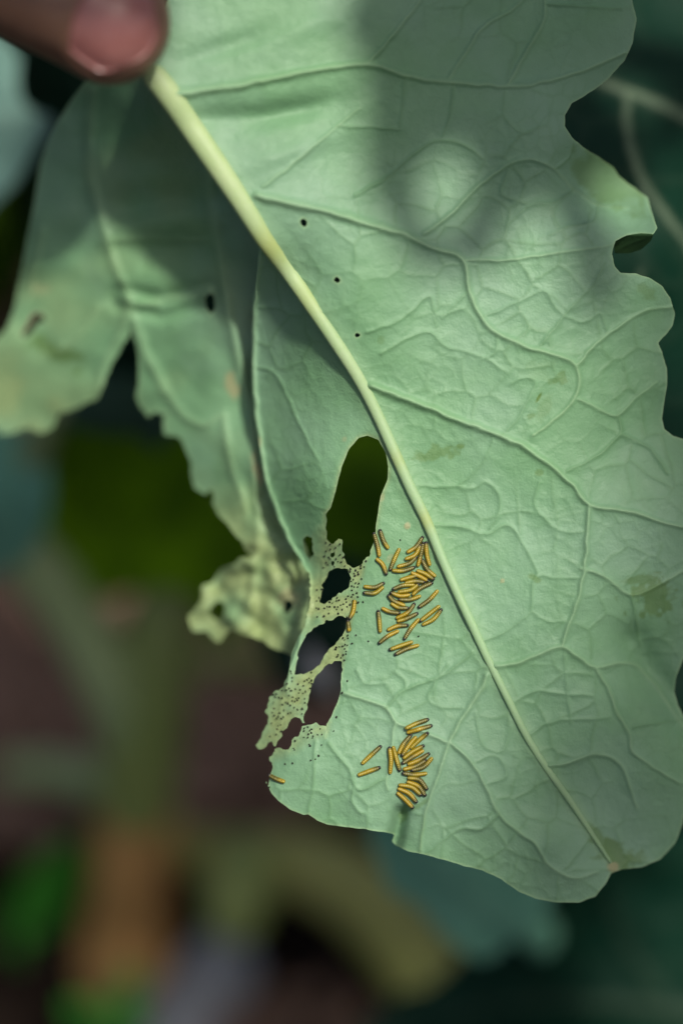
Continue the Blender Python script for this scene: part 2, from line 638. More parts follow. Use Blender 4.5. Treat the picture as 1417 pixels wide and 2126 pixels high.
BLADE = [(300, 150), (330, 90), (350, 0), (340, -120), (390, -230), (560, -300), (760, -270), (900, -310), (1080, -250), (1200, -190), (1230, -110), (1290, -50),
         (1312, 0), (1320, 40), (1312, 90), (1295, 125), (1260, 165), (1215, 198), (1186, 215), (1173, 240), (1172, 262), (1185, 285), (1215, 310),
         (1250, 332), (1270, 345), (1285, 365), (1305, 382), (1325, 397), (1343, 410), (1352, 440), (1365, 473), (1356, 488), (1330, 484), (1300, 487),
         (1277, 500), (1270, 528), (1275, 555), (1287, 567), (1320, 568), (1350, 578), (1375, 595), (1392, 620), (1400, 650), (1395, 675), (1380, 695),
         (1365, 712), (1375, 735), (1385, 765), (1384, 800), (1377, 840), (1372, 870), (1377, 892), (1397, 906), (1430, 914), (1480, 925), (1520, 980),
         (1545, 1080), (1530, 1180), (1490, 1270), (1440, 1335), (1416, 1370), (1404, 1402), (1398, 1435), (1406, 1465), (1425, 1500), (1465, 1545),
         (1480, 1600), (1455, 1655), (1420, 1692), (1412, 1720), (1400, 1750), (1370, 1784), (1330, 1800), (1290, 1803), (1266, 1812), (1255, 1835),
         (1235, 1861), (1200, 1873), (1150, 1873), (1110, 1865), (1075, 1850), (1040, 1826), (1000, 1806), (960, 1797), (920, 1785), (880, 1775),
         (845, 1767), (822, 1757), (813, 1746), (817, 1733), (800, 1728), (760, 1722), (720, 1716), (680, 1711), (657, 1703), (640, 1692), (629, 1693),
         (602, 1681), (577, 1662), (560, 1643), (550, 1621), (552, 1620), (557, 1632), (559, 1616), (565, 1592), (559, 1572), (569, 1554), (582, 1552), (592, 1557),
         (600, 1556), (604, 1537), (618, 1527), (626, 1512), (625, 1495), (617, 1486), (604, 1492), (590, 1517), (576, 1540), (570, 1552), (562, 1541), (548, 1553), (533, 1558),
         (532, 1547), (545, 1520), (556, 1492), (546, 1480), (556, 1458), (570, 1436), (588, 1430), (593, 1408), (600, 1384), (608, 1350),
         (620, 1318), (634, 1288), (640, 1258), (644, 1222), (640, 1192), (626, 1168), (607, 1138), (588, 1104), (570, 1060), (556, 1012), (545, 962),
         (535, 905), (528, 850), (524, 780), (523, 700), (526, 620), (533, 560), (541, 503), (500, 440), (440, 350), (385, 265), (330, 190)]

HOLES = [
    [(762, 905), (785, 914), (800, 942), (806, 968), (803, 995), (790, 1030), (783, 1062), (779, 1090), (778, 1112), (774, 1128), (765, 1150), (752, 1168), (740, 1175),
     (730, 1178), (721, 1168), (716, 1152), (709, 1142), (712, 1125), (711, 1112), (704, 1120), (689, 1132), (680, 1118), (675, 1095), (675, 1066), (687, 1054),
     (694, 1030), (701, 1005), (709, 970), (728, 928), (745, 910)],
    [(630, 1120), (637, 1113), (646, 1118), (649, 1150), (643, 1164), (634, 1150)],
    [(667, 1250), (668, 1215), (683, 1188), (701, 1177), (720, 1183), (728, 1198), (722, 1221), (707, 1231), (692, 1242), (674, 1254)],
    [(612, 1402), (617, 1355), (630, 1328), (652, 1303), (670, 1296), (689, 1286), (714, 1279), (721, 1286), (718, 1300), (711, 1316), (703, 1330),
     (685, 1347), (671, 1366), (662, 1382), (645, 1392), (625, 1399)],
    [(710, 1374), (692, 1371), (681, 1381), (667, 1391), (653, 1410), (645, 1432), (639, 1460), (632, 1488), (632, 1508), (645, 1505), (656, 1501), (668, 1508), (677, 1507),
     (687, 1488), (699, 1458), (707, 1432), (709, 1403)],
]


def ring(cx, cy, r, n=9, sq=1.0):
    return [(cx + r * math.cos(6.283 * k / n) * random.uniform(0.75, 1.15), cy + sq * r * math.sin(6.283 * k / n) * random.uniform(0.75, 1.15)) for k in range(n)]


HOLES += [ring(631, 462, 9), ring(700, 581, 8), ring(742, 696, 7)]

BLADE_DEPTH = rbf([
    (330, 180, -9.5), (300, -50, -10), (400, -230, -10), (620, -280, -7), (900, -290, -2), (1200, -150, 5), (450, 340, -7.5), (550, 500, -5), (650, 640, -3), (745, 787, -1.6),
    (815, 932, -0.7), (885, 1082, -0.2), (950, 1235, 0), (1015, 1375, 0.2), (1090, 1525, 1.0), (1180, 1660, 3.0), (1262, 1785, 6.0),
    (480, 150, -9.5), (700, 120, -7.0), (900, 130, -3.0), (1100, 150, 0.0), (1300, 60, 2.5), (700, 330, -5.5), (900, 400, -3.0), (1050, 420, -1.2), (1160, 290, -1.0),
    (1230, 345, 7.0), (1300, 395, 11.0), (1348, 435, 7.5), (1362, 475, 1.0), (1240, 470, -0.5), (1275, 530, -0.5), (1390, 640, 2.5), (1300, 600, -0.6), (1380, 800, 3.5), (1375, 880, 4.0),
    (1100, 640, -1.8), (900, 650, -2.4), (1000, 800, -1.5), (1200, 850, -0.3), (1100, 1000, -0.8), (1300, 1000, 1.0), (1500, 1000, 3), (1530, 1120, 4),
    (1120, 1200, -0.8), (1280, 1220, 0.8), (1400, 1250, 3.5), (1330, 1400, 5.0), (1400, 1430, 6.5), (1200, 1350, 0.5), (1250, 1500, 2.0), (1400, 1580, 5.0), (1460, 1600, 7),
    (1390, 1740, 8), (1320, 1790, 7), (1250, 1840, 5.2), (1150, 1870, 4.0), (1150, 1760, 2.2), (1000, 1800, 2.2), (900, 1780, 1.4), (1000, 1600, 0.4),
    (850, 1300, 0.3), (740, 1300, 0.8), (740, 1500, 0.6), (850, 1600, 0.2), (700, 1700, 1.8), (570, 1640, 2.4), (600, 1570, 1.8), (830, 1750, 3.0), (780, 1725, 1.2),
    (700, 900, 1.2), (620, 760, 4.4), (600, 620, 1.8), (530, 700, 11.0), (528, 850, 13.5), (560, 1020, 12.5), (630, 1170, 9.5), (640, 1000, 3.6), (650, 1250, 4.0),
    (690, 1130, 2.6), (600, 1420, 4.5), (540, 1550, 6.5), (660, 1400, 2.5)])


def blade_depth(x, y):
    z = BLADE_DEPTH(x, y)
    # creases and curls
    d, _ = seg_dist(x, y, [(832, 1690), (822, 1735), (815, 1760)])
    z = z + 2.8 * np.exp(-(d / 15) ** 2)
    d, _ = seg_dist(x, y, [(1315, 1330), (1345, 1390), (1385, 1440), (1420, 1500)])
    z = z + 2.2 * np.exp(-(d / 34) ** 2)
    d, _ = seg_dist(x, y, [(400, 200), (520, 190), (640, 175), (740, 165)])
    sgn = np.clip((y - np.interp(x, [400, 520, 640, 740], [200, 190, 175, 165])) / 12, 0, 1)
    z = z + 1.3 * np.exp(-((d - 50) / 24) ** 2) * sgn * np.clip((760 - x) / 160, 0, 1)
    for (px, py, wx, wy, h) in ((480, 95, 120, 22, 0.9), (620, 60, 90, 26, -0.6), (560, 250, 130, 24, 0.9), (620, 310, 120, 22, -0.7), (1150, 1745, 60, 40, -0.9),
                                (1190, 1800, 45, 45, -0.8), (1000, 1690, 60, 40, -0.4), (1330, 1600, 40, 60, -0.7), (930, 1700, 40, 30, 0.5)):
        a = math.radians(-18) if py < 400 else 0
        dx = (x - px) * math.cos(a) + (y - py) * math.sin(a); dy = -(x - px) * math.sin(a) + (y - py) * math.cos(a)
        z = z + h * np.exp(-(dx / wx) ** 2 - (dy / wy) ** 2)
    z = z + 0.35 * fbm(x, y, 210, 4, 2) * np.clip((x - 380) / 200, 0, 1)
    return z


def Vn(pts, w0, w1, h0, h1, c=0.6):
    return (pts, w0, w1, h0, h1, c)


VEINS = [
    Vn([(352, 196), (470, 182), (580, 160), (680, 142), (760, 133), (820, 150), (870, 163), (950, 172), (1050, 178), (1120, 172), (1200, 150), (1260, 125), (1298, 108)], 14, 5, 9, 3, .65),
    Vn([(534, 404), (552, 411), (600, 422), (680, 440), (760, 463), (840, 487), (900, 515), (960, 538), (972, 600), (1000, 660), (1030, 692), (1080, 715),
        (1140, 735), (1185, 752), (1200, 775), (1200, 810), (1180, 842), (1140, 880), (1105, 905)], 13, 5, 9, 2.5, .65),
    Vn([(771, 802), (795, 812), (850, 830), (920, 860), (1000, 890), (1040, 905), (1090, 930), (1140, 965), (1190, 1010), (1222, 1048), (1300, 1060), (1380, 1085), (1470, 1105)], 12, 5.5, 9, 4, .65),
    Vn([(1030, 1382), (1060, 1380), (1110, 1362), (1165, 1343), (1200, 1365), (1235, 1385), (1300, 1375), (1340, 1400), (1380, 1450), (1430, 1530)], 8, 5, 4.5, 3, .5),
    Vn([(1010, 1402), (998, 1432), (965, 1480), (935, 1535), (915, 1590), (895, 1650), (882, 1690), (872, 1765)], 8, 5, 4.5, 2.5, .55),
    Vn([(1140, 1590), (1180, 1585), (1230, 1567), (1280, 1580), (1300, 1620), (1320, 1680)], 7, 4, 4.5, 2, .45),
    Vn([(545, 505), (530, 610), (526, 750), (536, 900), (562, 1030), (602, 1125), (632, 1178), (642, 1260), (612, 1360), (592, 1430)], 9, 6, 8, 5, .6),
    Vn([(713, 1438), (760, 1455), (800, 1470), (820, 1500), (850, 1510), (890, 1525), (932, 1543)], 7, 6, 4, 4, .55),
    Vn([(935, 1540), (975, 1580), (1005, 1630), (1035, 1690), (1080, 1730), (1110, 1750), (1140, 1800), (1190, 1822), (1240, 1812)], 7, 4, 5, 2, .5),
    Vn([(1222, 1050), (1218, 1120), (1212, 1180), (1200, 1240), (1180, 1300), (1166, 1342)], 8, 6, 5, 4, .55),
    Vn([(1235, 1385), (1260, 1430), (1280, 1480), (1305, 1525), (1312, 1560), (1350, 1590), (1410, 1625)], 7, 4.5, 5, 2.5, .5),
    Vn([(880, 487), (940, 440), (1000, 380), (1060, 338), (1110, 332), (1150, 352), (1190, 392), (1240, 425), (1300, 430)], 6.5, 4, 4.5, 2.5, .5),
    Vn([(960, 540), (1050, 540), (1150, 525), (1250, 512), (1272, 506)], 6, 3, 4, 1.5, .55),
    Vn([(1198, 757), (1240, 710), (1280, 680), (1340, 645), (1396, 635)], 6, 4, 4, 2, .5),
    Vn([(1200, 828), (1240, 848), (1282, 862), (1315, 829), (1362, 792)], 6, 3.5, 3.5, 2, .45),
    Vn([(1282, 862), (1287, 900), (1240, 945), (1174, 980)], 5, 4, 3, 2, .45), Vn([(1287, 900), (1350, 932), (1385, 985)], 5, 4, 3, 2, .45),
    Vn([(735, 405), (800, 370), (870, 310), (910, 292), (960, 300), (1000, 330)], 5, 3.5, 3, 2, .5),
    Vn([(545, 388), (620, 330), (700, 262), (745, 225)], 6, 3.5, 3, 2, .5), Vn([(700, 262), (760, 262), (830, 270)], 4, 3, 2.5, 2, .4),
    Vn([(760, 133), (800, 90), (850, 30), (890, -30)], 7, 5, 4, 3, .5), Vn([(930, 165), (960, 120), (1000, 60), (1060, 20), (1100, -20)], 6, 5, 4, 3, .5),
    Vn([(1055, 175), (1090, 110), (1125, 50), (1130, 5), (1120, -80)], 6, 5, 4, 3, .5), Vn([(1130, 8), (1200, 12), (1290, 18)], 5, 3, 3, 2, .4),
    Vn([(840, 160), (835, 220), (828, 265)], 4.5, 3, 2.5, 1.5, .4), Vn([(940, 175), (935, 235), (918, 285)], 4.5, 3, 2.5, 1.5, .4),
    Vn([(1205, 1180), (1250, 1195), (1310, 1236), (1350, 1222), (1430, 1180)], 6, 4, 4, 2.5, .5), Vn([(1310, 1236), (1322, 1290), (1325, 1340)], 5, 4, 3, 2, .45),
    Vn([(820, 1500), (812, 1550), (803, 1612), (805, 1640)], 6, 4, 3, 2, .5), Vn([(800, 1470), (826, 1440), (872, 1420), (925, 1400), (980, 1352)], 5, 4, 3, 2, .45),
    Vn([(680, 1545), (720, 1590), (736, 1630), (752, 1640), (800, 1615)], 5, 4, 3, 2.5, .45), Vn([(736, 1630), (728, 1660), (745, 1685), (760, 1690)], 4, 3, 2, 1.5, .4),
    Vn([(655, 1540), (650, 1620), (640, 1690)], 4.5, 3, 2.5, 1.5, .4), Vn([(872, 1765), (880, 1700), (860, 1690)], 4, 3, 2, 1, .4),
    Vn([(1035, 1690), (1000, 1720), (960, 1720), (930, 1735), (880, 1775)], 5, 3, 3, 1.5, .4), Vn([(1005, 1630), (1050, 1610), (1030, 1570), (980, 1585)], 4, 3, 2, 1.5, .3),
    Vn([(600, 830), (640, 920), (662, 955)], 5, 3, 2.5, 1.5, .35), Vn([(526, 760), (570, 775), (600, 830)], 5, 4, 2.5, 2, .35),
    # finer cross veins
    Vn([(895, 1090), (960, 1095), (1010, 1110), (1050, 1090), (1075, 1115), (1110, 1180), (1110, 1200)], 4.5, 3, 2.2, 1.5, .35),
    Vn([(760, 690), (830, 665), (890, 615), (905, 655), (960, 640)], 4.5, 3, 2.2, 1.5, .3), Vn([(790, 735), (850, 700), (895, 690), (925, 720), (965, 730), (1010, 745), (1050, 775)], 4.5, 3, 2.2, 1.5, .35),
    Vn([(972, 600), (925, 655), (915, 660)], 4, 3, 2, 1.5, .3), Vn([(1030, 692), (1028, 730), (1000, 745)], 4, 3, 1.8, 1.5, .3),
    Vn([(1120, 720), (1170, 655), (1230, 590), (1255, 545)], 4, 3, 2.2, 1.5, .45), Vn([(1170, 655), (1210, 670), (1245, 650), (1260, 690)], 3.5, 3, 1.8, 1.5, .3),
    Vn([(1000, 660), (1080, 625), (1130, 605), (1150, 635), (1170, 655)], 3.5, 3, 1.8, 1.5, .3),
    Vn([(1040, 905), (1080, 860), (1110, 800), (1090, 785), (1060, 795)], 3.5, 3, 1.8, 1.5, .3),
    Vn([(870, 1010), (930, 1010), (985, 1015), (1005, 1000), (1035, 1030), (1032, 1070), (1015, 1100)], 4, 3, 2, 1.5, .35),
    Vn([(950, 1010), (1000, 960), (1025, 905)], 3.5, 3, 1.8, 1.4, .3), Vn([(1120, 1000), (1110, 1050), (1160, 1100), (1218, 1105)], 3.5, 3, 1.8, 1.4, .3),
    Vn([(1000, 1330), (1050, 1310), (1100, 1270), (1110, 1200), (1160, 1200), (1205, 1200)], 4, 3, 2, 1.5, .3), Vn([(1100, 1270), (1140, 1290), (1180, 1290)], 3.5, 3, 1.8, 1.3, .3),
    Vn([(1070, 1455), (1110, 1435), (1150, 1440), (1230, 1445)], 4, 3, 2, 1.5, .3), Vn([(1100, 1525), (1140, 1500), (1200, 1495), (1265, 1490)], 4, 3, 2, 1.5, .3),
    Vn([(1185, 1500), (1175, 1420), (1170, 1345)], 3.5, 3, 1.6, 1.2, .25), Vn([(1312, 1510), (1370, 1500), (1417, 1495)], 4.5, 3, 2.4, 1.5, .35),
    Vn([(930, 1380), (890, 1440), (905, 1465), (960, 1470)], 4, 3, 2, 1.5, .35), Vn([(820, 1395), (840, 1415), (835, 1445)], 4, 3, 2, 1.5, .35),
    Vn([(985, 1480), (1000, 1545), (1040, 1560), (1060, 1510)], 3.5, 3, 1.8, 1.4, .28), Vn([(740, 1390), (760, 1420), (800, 1420)], 3.5, 3, 1.8, 1.4, .3),
    Vn([(1150, 350), (1180, 330), (1190, 295)], 4.5, 3, 2.5, 1.5, .4), Vn([(1190, 392), (1150, 420), (1100, 425), (1050, 470)], 4.5, 3, 2.4, 1.5, .4),
    Vn([(1240, 425), (1230, 460), (1180, 470), (1140, 490)], 4, 3, 2.2, 1.5, .4), Vn([(1060, 338), (1040, 400), (1090, 420)], 4, 3, 2, 1.4, .35),
]
N_LATERAL = 16


def blade_relief(x, y, edge, near):
    wx = x + 9 * fbm(x, y, 60, 11, 2); wy = y + 9 * fbm(x, y, 60, 23, 2)
    fade1 = np.clip(0.5 + 0.9 * vnoise(x, y, 120, 31), 0, 1)
    e1 = vor_edge(wx, wy, 82, 2)
    e2 = vor_edge(wx + 40, wy, 34, 7)
    fade2 = np.clip(0.35 + 0.9 * vnoise(x, y, 90, 41), 0, 1)
    calm = np.clip((np.hypot(x - 430, y - 110) - 250) / 220, 0.12, 1)
    fade1 = fade1 * calm; fade2 = fade2 * calm
    out = np.clip(near / 16.0, 0, 1)
    r = out * (1.0 * fade1 * np.exp(-(e1 / 2.8) ** 2) + 0.55 * fade2 * np.exp(-(e2 / 3.0) ** 2) - 2.6 * fade1 * (1 - np.exp(-e1 / 14)) - 0.8 * fade2 * (1 - np.exp(-e2 / 8)))
    net = out * (0.50 * fade1 * np.exp(-(e1 / 3.4) ** 2) + 0.22 * fade2 * np.exp(-(e2 / 2.8) ** 2))
    c = 0 * x
    # slight shoulder beside the midrib and rolled margin
    mp = np.array(MID)[:, :2]
    d, t = seg_dist(x, y, spline(mp, 3))
    w = 36 * (1 - t) + 14 * t
    r = r + (11 * (1 - t) + 4.0) * np.exp(-(d / w) ** 2)
    c = np.maximum(c, 0.35 * np.exp(-(d / (w * 0.9)) ** 2))
    r = r + 0.7 * fbm(x, y, 22, 51, 3)
    foldd, _ = seg_dist(x, y, [(541, 503), (526, 620), (523, 700), (528, 850), (545, 962), (588, 1104), (626, 1168)])
    c = np.maximum(c, 0.75 * np.exp(-(edge / 3.0) ** 2) * np.clip((foldd - 8) / 20, 0, 1))
    return r, c, net


CHEW_LINE = [(698, 1118), (690, 1160), (740, 1185), (660, 1230), (650, 1275), (720, 1255), (718, 1330), (690, 1360), (640, 1415), (600, 1460), (560, 1535)]


def chew_mask(x, y):
    d, _ = seg_dist(x, y, CHEW_LINE)
    m = np.clip(1.25 - d / 42, 0, 1)
    d2, _ = seg_dist(x, y, [(575, 1560), (610, 1545), (640, 1520), (672, 1512)])
    m = np.maximum(m, 0.6 * np.clip(1.1 - d2 / 22, 0, 1))
    # the sound blade starts right of this line
    bx = np.interp(y, [1100, 1170, 1250, 1300, 1370, 1500], [790, 760, 742, 728, 716, 690])
    m = m * np.clip((bx - x) / 12 + 0.3, 0, 1)
    return m * np.clip(0.8 + 0.5 * fbm(x, y, 30, 61, 2), 0, 1)


def blade_sdf(X, Y, sd):
    m = chew_mask(X, Y) > 0.02
    q = sd[m]
    sd[m] = q + (2.4 * fbm(X[m], Y[m], 13, 71, 2) + 2.4 * vnoise(X[m], Y[m], 6.5, 72) - 0.6) * np.exp(-(q / 10) ** 2)
    # pinholes in the lace
    g = vnoise(X[m], Y[m], 15, 77) + 0.5 * vnoise(X[m], Y[m], 8, 78)
    sd[m] = np.minimum(sd[m], (1.02 - g) * 9)
    return sd + (1.0 * vnoise(X, Y, 14, 79) + 1.6 * vnoise(X, Y, 40, 80)) * np.exp(-(np.abs(sd) / 8) ** 2)


held = empty('kale_leaf', tuple(P(np.array(330.), np.array(170.), np.array(D0 - 0.0095))),
             'large pale green leaf, underside showing, chewed into holes and held by a thumb', 'leaf')
blade = Sheet(BLADE, HOLES, blade_depth, 3.0, VEINS, 4.6, blade_relief, blade_sdf, vw=0.66)
x, y = blade.x, blade.y
stain = np.zeros(len(x)); dry = np.zeros(len(x))


def blob(cx, cy, rx, ry, ang=0, s=1.0, rag=0.5, seed=1):
    a = math.radians(ang)
    dx = (x - cx) * math.cos(a) + (y - cy) * math.sin(a); dy = -(x - cx) * math.sin(a) + (y - cy) * math.cos(a)
    r = np.sqrt((dx / rx) ** 2 + (dy / ry) ** 2) + rag * fbm(x, y, 18, seed, 3)
    return s * np.clip((1.15 - r) / 0.45, 0, 1)


for b_ in ((900, 942, 38, 13, -8, .55, .6, 90), (955, 926, 9, 5, 0, .7, .4, 91), (866, 952, 8, 4, 0, .6, .4, 92), (1117, 826, 14, 4, -62, .95, .25, 93), (1155, 788, 17, 12, -20, .5, .8, 94),
           (1105, 862, 14, 7, -20, .45, .8, 95), (1130, 845, 34, 14, -62, .28, .3, 96), (1355, 1245, 44, 34, 10, .6, .7, 97), (1320, 1204, 28, 8, -8, .5, .5, 98), (1105, 1200, 13, 9, 20, .5, .7, 99),
           (1270, 1770, 42, 26, 25, .65, .5, 100), (1245, 1745, 10, 40, -35, .5, .5, 101), (1340, 605, 26, 14, 30, .35, .6, 102), (838, 1690, 10, 26, 12, .5, .4, 103), (870, 1672, 26, 8, -30, .45, .4, 104),
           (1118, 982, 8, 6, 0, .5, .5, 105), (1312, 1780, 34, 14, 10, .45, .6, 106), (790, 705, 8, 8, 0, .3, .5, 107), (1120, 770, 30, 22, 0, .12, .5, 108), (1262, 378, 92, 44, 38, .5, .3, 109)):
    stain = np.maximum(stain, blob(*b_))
for b_ in ((1272, 1800, 13, 10, 0, 1.0, .3, 110), (845, 1092, 7, 8, 0, .9, .2, 111), (812, 1162, 16, 10, -20, .45, .5, 112), (1042, 1206, 5, 5, 0, .7, .2, 113), (792, 1036, 5, 10, 20, .5, .4, 114),
           (715, 912, 6, 7, 0, .4, .3, 115), (538, 918, 6, 14, 0, .6, .3, 116)):
    dry = np.maximum(dry, blob(*b_))
chew = chew_mask(x, y)
# thin eaten margins of the big hole are yellowish
d, _ = seg_dist(x, y, HOLES[0], True)
chew = np.maximum(chew, 0.5 * np.exp(-(d / 7) ** 2))
blade.relief = blade.relief - chew * 3.0 + 3.0 * np.clip(dry - 0.5, 0, 1)
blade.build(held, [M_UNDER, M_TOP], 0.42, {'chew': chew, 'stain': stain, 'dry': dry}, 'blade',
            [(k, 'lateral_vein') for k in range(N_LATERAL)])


def on_blade(px, py):
    """depth in metres of the blade's front at a pixel, read from the built surface"""
    d2 = (blade.x - px) ** 2 + (blade.y - py) ** 2
    k = np.argpartition(d2, 6)[:6]
    z = (blade.z0 - blade.relief * (MM * 1000))[k]
    return D0 + float(z.mean()) / 1000


# midrib: a rounded rib standing out of the underside
mid = np.array(MID, float)
md = np.array([D0 + (float(blade_depth(np.array(a), np.array(b))) - (0.42 * MM * 1000) * r * (1 if b < 1200 else max(0.2, 1 - (b - 1200) / 700))) / 1000 for a, b, r in MID])
mp = P(mid[:, 0], mid[:, 1], md)
me = tube_mesh('midrib', mp, mid[:, 2] * MM, 20, 8, 0.72)
nv = len(me.vertices)
co = np.empty(nv * 3); me.vertices.foreach_get('co', co); co = co.reshape(-1, 3)
t = np.linspace(0, 1, nv)
sm = np.clip(0.9 * np.exp(-((t - 0.235) / 0.02) ** 2) + 0.5 * np.exp(-((t - 0.30) / 0.02) ** 2) + 0.8 * np.exp(-((t - 0.56) / 0.012) ** 2) + 0.5 * np.exp(-((t - 0.49) / 0.01) ** 2), 0, 1)
attr(me, 'stain', sm * 0.7)
attr(me, 'along', np.clip((t - 0.15) / 0.45, 0, 1) * 0.85)
obj('midrib', me, M_RIB, held)

# small flap of the margin rolled over so that its dark upper face shows
FLAP = Sheet([(1272, 506), (1278, 499), (1300, 488), (1330, 484), (1356, 486), (1350, 500), (1330, 518), (1305, 526), (1275, 526)], [],
             lambda x, y: blade_depth(x, np.full(np.shape(y), 496.0)) + 1.3 + 0.10 * np.clip(y - 488, 0, 60), 3.0, [Vn([(1280, 520), (1310, 505), (1345, 492)], 3, 2, 2, 1, .5)])
z_ = np.zeros(len(FLAP.x))
FLAP.build(held, [M_TOP, M_UNDER], 0.35, {}, 'rolled_margin')

# side lobe: the other half of the blade, folded away behind
LOBE = [(345, 195), (300, 150), (230, 120), (180, 165), (150, 205), (122, 250), (100, 295), (84, 340), (72, 420), (60, 480), (45, 560), (30, 640), (12, 685), (-40, 740),
        (-70, 820), (-50, 890), (-15, 880), (0, 906), (30, 893), (62, 888), (90, 900), (112, 893), (122, 862), (150, 850), (185, 838), (207, 828), (216, 790), (240, 745), (272, 686), (284, 720), (287, 775), (282, 820),
        (300, 865), (312, 876), (322, 858), (340, 862), (345, 900), (378, 915), (392, 960), (402, 1010), (436, 1036), (452, 1066), (476, 1096), (510, 1130), (522, 1156), (498, 1158), (462, 1178), (438, 1208),
        (414, 1216), (416, 1245), (404, 1262), (388, 1283), (399, 1312), (428, 1306), (443, 1336), (462, 1334), (480, 1310), (500, 1318), (528, 1322),
        (556, 1342), (590, 1352), (614, 1366), (634, 1300), (652, 1190), (610, 1060), (575, 900), (562, 760), (560, 620), (556, 520), (500, 415), (430, 310), (380, 235)]
LOBE_DEPTH = rbf([(345, 195, -5), (300, 160, 4), (180, 165, 16), (430, 310, -3), (500, 415, 0.5), (556, 520, 5), (560, 620, 13), (562, 760, 18), (575, 900, 20), (610, 1060, 18), (645, 1200, 14),
                  (620, 1330, 13), (240, 270, 16), (340, 330, 9), (430, 450, 9), (470, 560, 13), (490, 700, 16), (120, 250, 22), (150, 420, 24), (90, 340, 26), (60, 480, 29), (270, 500, 21), (270, 640, 23), (380, 640, 18),
                  (30, 680, 33), (-60, 820, 38), (60, 880, 37), (180, 760, 30), (350, 800, 24), (460, 870, 20), (520, 950, 17), (400, 1000, 26), (540, 1130, 18),
                  (400, 1280, 27), (480, 1250, 23), (580, 1330, 16), (450, 1160, 24)])


def lobe_depth(x, y):
    z = LOBE_DEPTH(x, y)
    z = z + 1.2 * np.exp(-((x - 330) / 110) ** 2) * np.exp(-((y - 450) / 130) ** 2) * np.sin((y + 0.12 * x) / 17.0)
    d, _ = seg_dist(x, y, [(255, 620), (340, 640), (430, 612)]); z = z + 1.0 * np.exp(-((d - 18) / 14) ** 2)
    z = z + 0.9 * fbm(x, y, 90, 5, 2)
    z = z + 2.0 * fbm(x, y, 45, 6, 2) * np.clip((y - 1000) / 150, 0, 1)
    return z


LV = [Vn([(192, 190), (185, 330), (205, 440), (235, 540), (268, 640), (215, 760), (205, 825)], 12, 8, 8, 5, .5), Vn([(270, 645), (310, 750), (370, 850), (420, 882), (462, 862)], 10, 8, 6, 4, .5),
      Vn([(430, 330), (440, 430), (458, 540), (475, 650), (500, 760), (520, 860), (528, 960), (535, 1100), (520, 1250)], 14, 8, 10, 6, .5),
      Vn([(268, 640), (340, 622), (440, 600)], 9, 7, 6, 4, .45), Vn([(205, 640), (160, 700), (110, 740)], 8, 6, 4, 3, .4), Vn([(462, 862), (478, 960), (510, 1060)], 9, 7, 5, 4, .5),
      Vn([(210, 500), (330, 495), (450, 500)], 7, 6, 4, 3, .3), Vn([(85, 480), (60, 600), (20, 690)], 10, 8, 6, 5, .4)]
LOBE_HOLES = [[(58, 672), (70, 650), (90, 652), (97, 668), (80, 668), (66, 690), (50, 700), (45, 690)], ring(452, 1268, 16, 10, 1.3), ring(600, 1256, 10, 9, 1.3), ring(436, 628, 12, 9, 1.7), ring(435, 1032, 9, 8, 1.8),
              ring(332, 872, 7, 8, 1.5)]
lobe = Sheet(LOBE, LOBE_HOLES, lobe_depth, 5.0, LV, 3.0, lambda x, y, e, n: (0.8 * fbm(x, y, 30, 8, 3), 0.5 * np.exp(-(e / 5) ** 2)),
             lambda X, Y, sd: sd + 5 * fbm(X, Y, 26, 15, 3) * np.exp(-(sd / 20) ** 2) * np.clip((Y - 600) / 250, 0, 1) * (X < 600))
x, y = lobe.x, lobe.y
ch = np.clip((y - 960) / 180, 0, 1) * np.clip(0.75 + 0.5 * fbm(x, y, 60, 9, 2), 0, 1)
ch = np.maximum(ch, 0.75 * np.clip((y - 640) / 160, 0, 1) * np.clip((220 - x) / 120, 0, 1) * np.clip(0.7 + 0.8 * fbm(x, y, 70, 19, 2), 0, 1))
ch = np.maximum(ch, 0.35 * np.clip(0.2 + fbm(x, y, 120, 29, 2), 0, 1))
dr = np.maximum(blob(480, 798, 12, 26, -15, .9, .4, 120), blob(536, 985, 9, 40, -10, .9, .4, 121))
dr = np.maximum(dr, np.maximum(blob(600, 1245, 22, 22, 0, .8, .4, 122), blob(85, 600, 22, 14, 20, .4, .5, 123)))
stn = np.maximum(blob(120, 735, 60, 24, 25, .6, .6, 124), blob(300, 600, 60, 40, 0, .1, .5, 125))
lobe.build(held, [M_UNDER, M_TOP], 0.42, {'chew': ch, 'stain': stn, 'dry': dr}, 'folded_side_lobe', [(k, 'lobe_vein') for k in range(6)])

# ================================================================== CATERPILLARS
def cat_material():
    m, nt, b = new_mat('caterpillar_skin')
    dk = attr_node(nt, 'dark'); fr = attr_node(nt, 'front'); tn = attr_node(nt, 'tone')
    yel = mix(nt, tn, (0.40, 0.265, 0.002), (0.29, 0.235, 0.005))
    col = mix(nt, fr, yel, (0.075, 0.083, 0.018))
    sp = noise(nt, 3500, 3, 0.6)
    col = mix(nt, ramp(nt, sp, 0.45, 0.7, 0, 0.45), col, (0.10, 0.075, 0.02))
    col = mix(nt, dk, col, (0.022, 0.018, 0.014))
    glint = attr_node(nt, 'pale')  # highlights of the segment bulges, painted as pale dots
    col = mix(nt, glint, col, (0.62, 0.56, 0.22))
    nt.links.new(col, b.inputs['Base Color'])
    b.inputs['Roughness'].default_value = 0.3
    b.inputs['Specular IOR Level'].default_value = 0.35
    b.inputs['Subsurface Weight'].default_value = 0.12
    b.inputs['Subsurface Radius'].default_value = (1, 0.6, 0.2)
    b.inputs['Subsurface Scale'].default_value = 0.0003
    bump(nt, b, noise(nt, 9000, 2), 0.2, 0.00004)
    return m


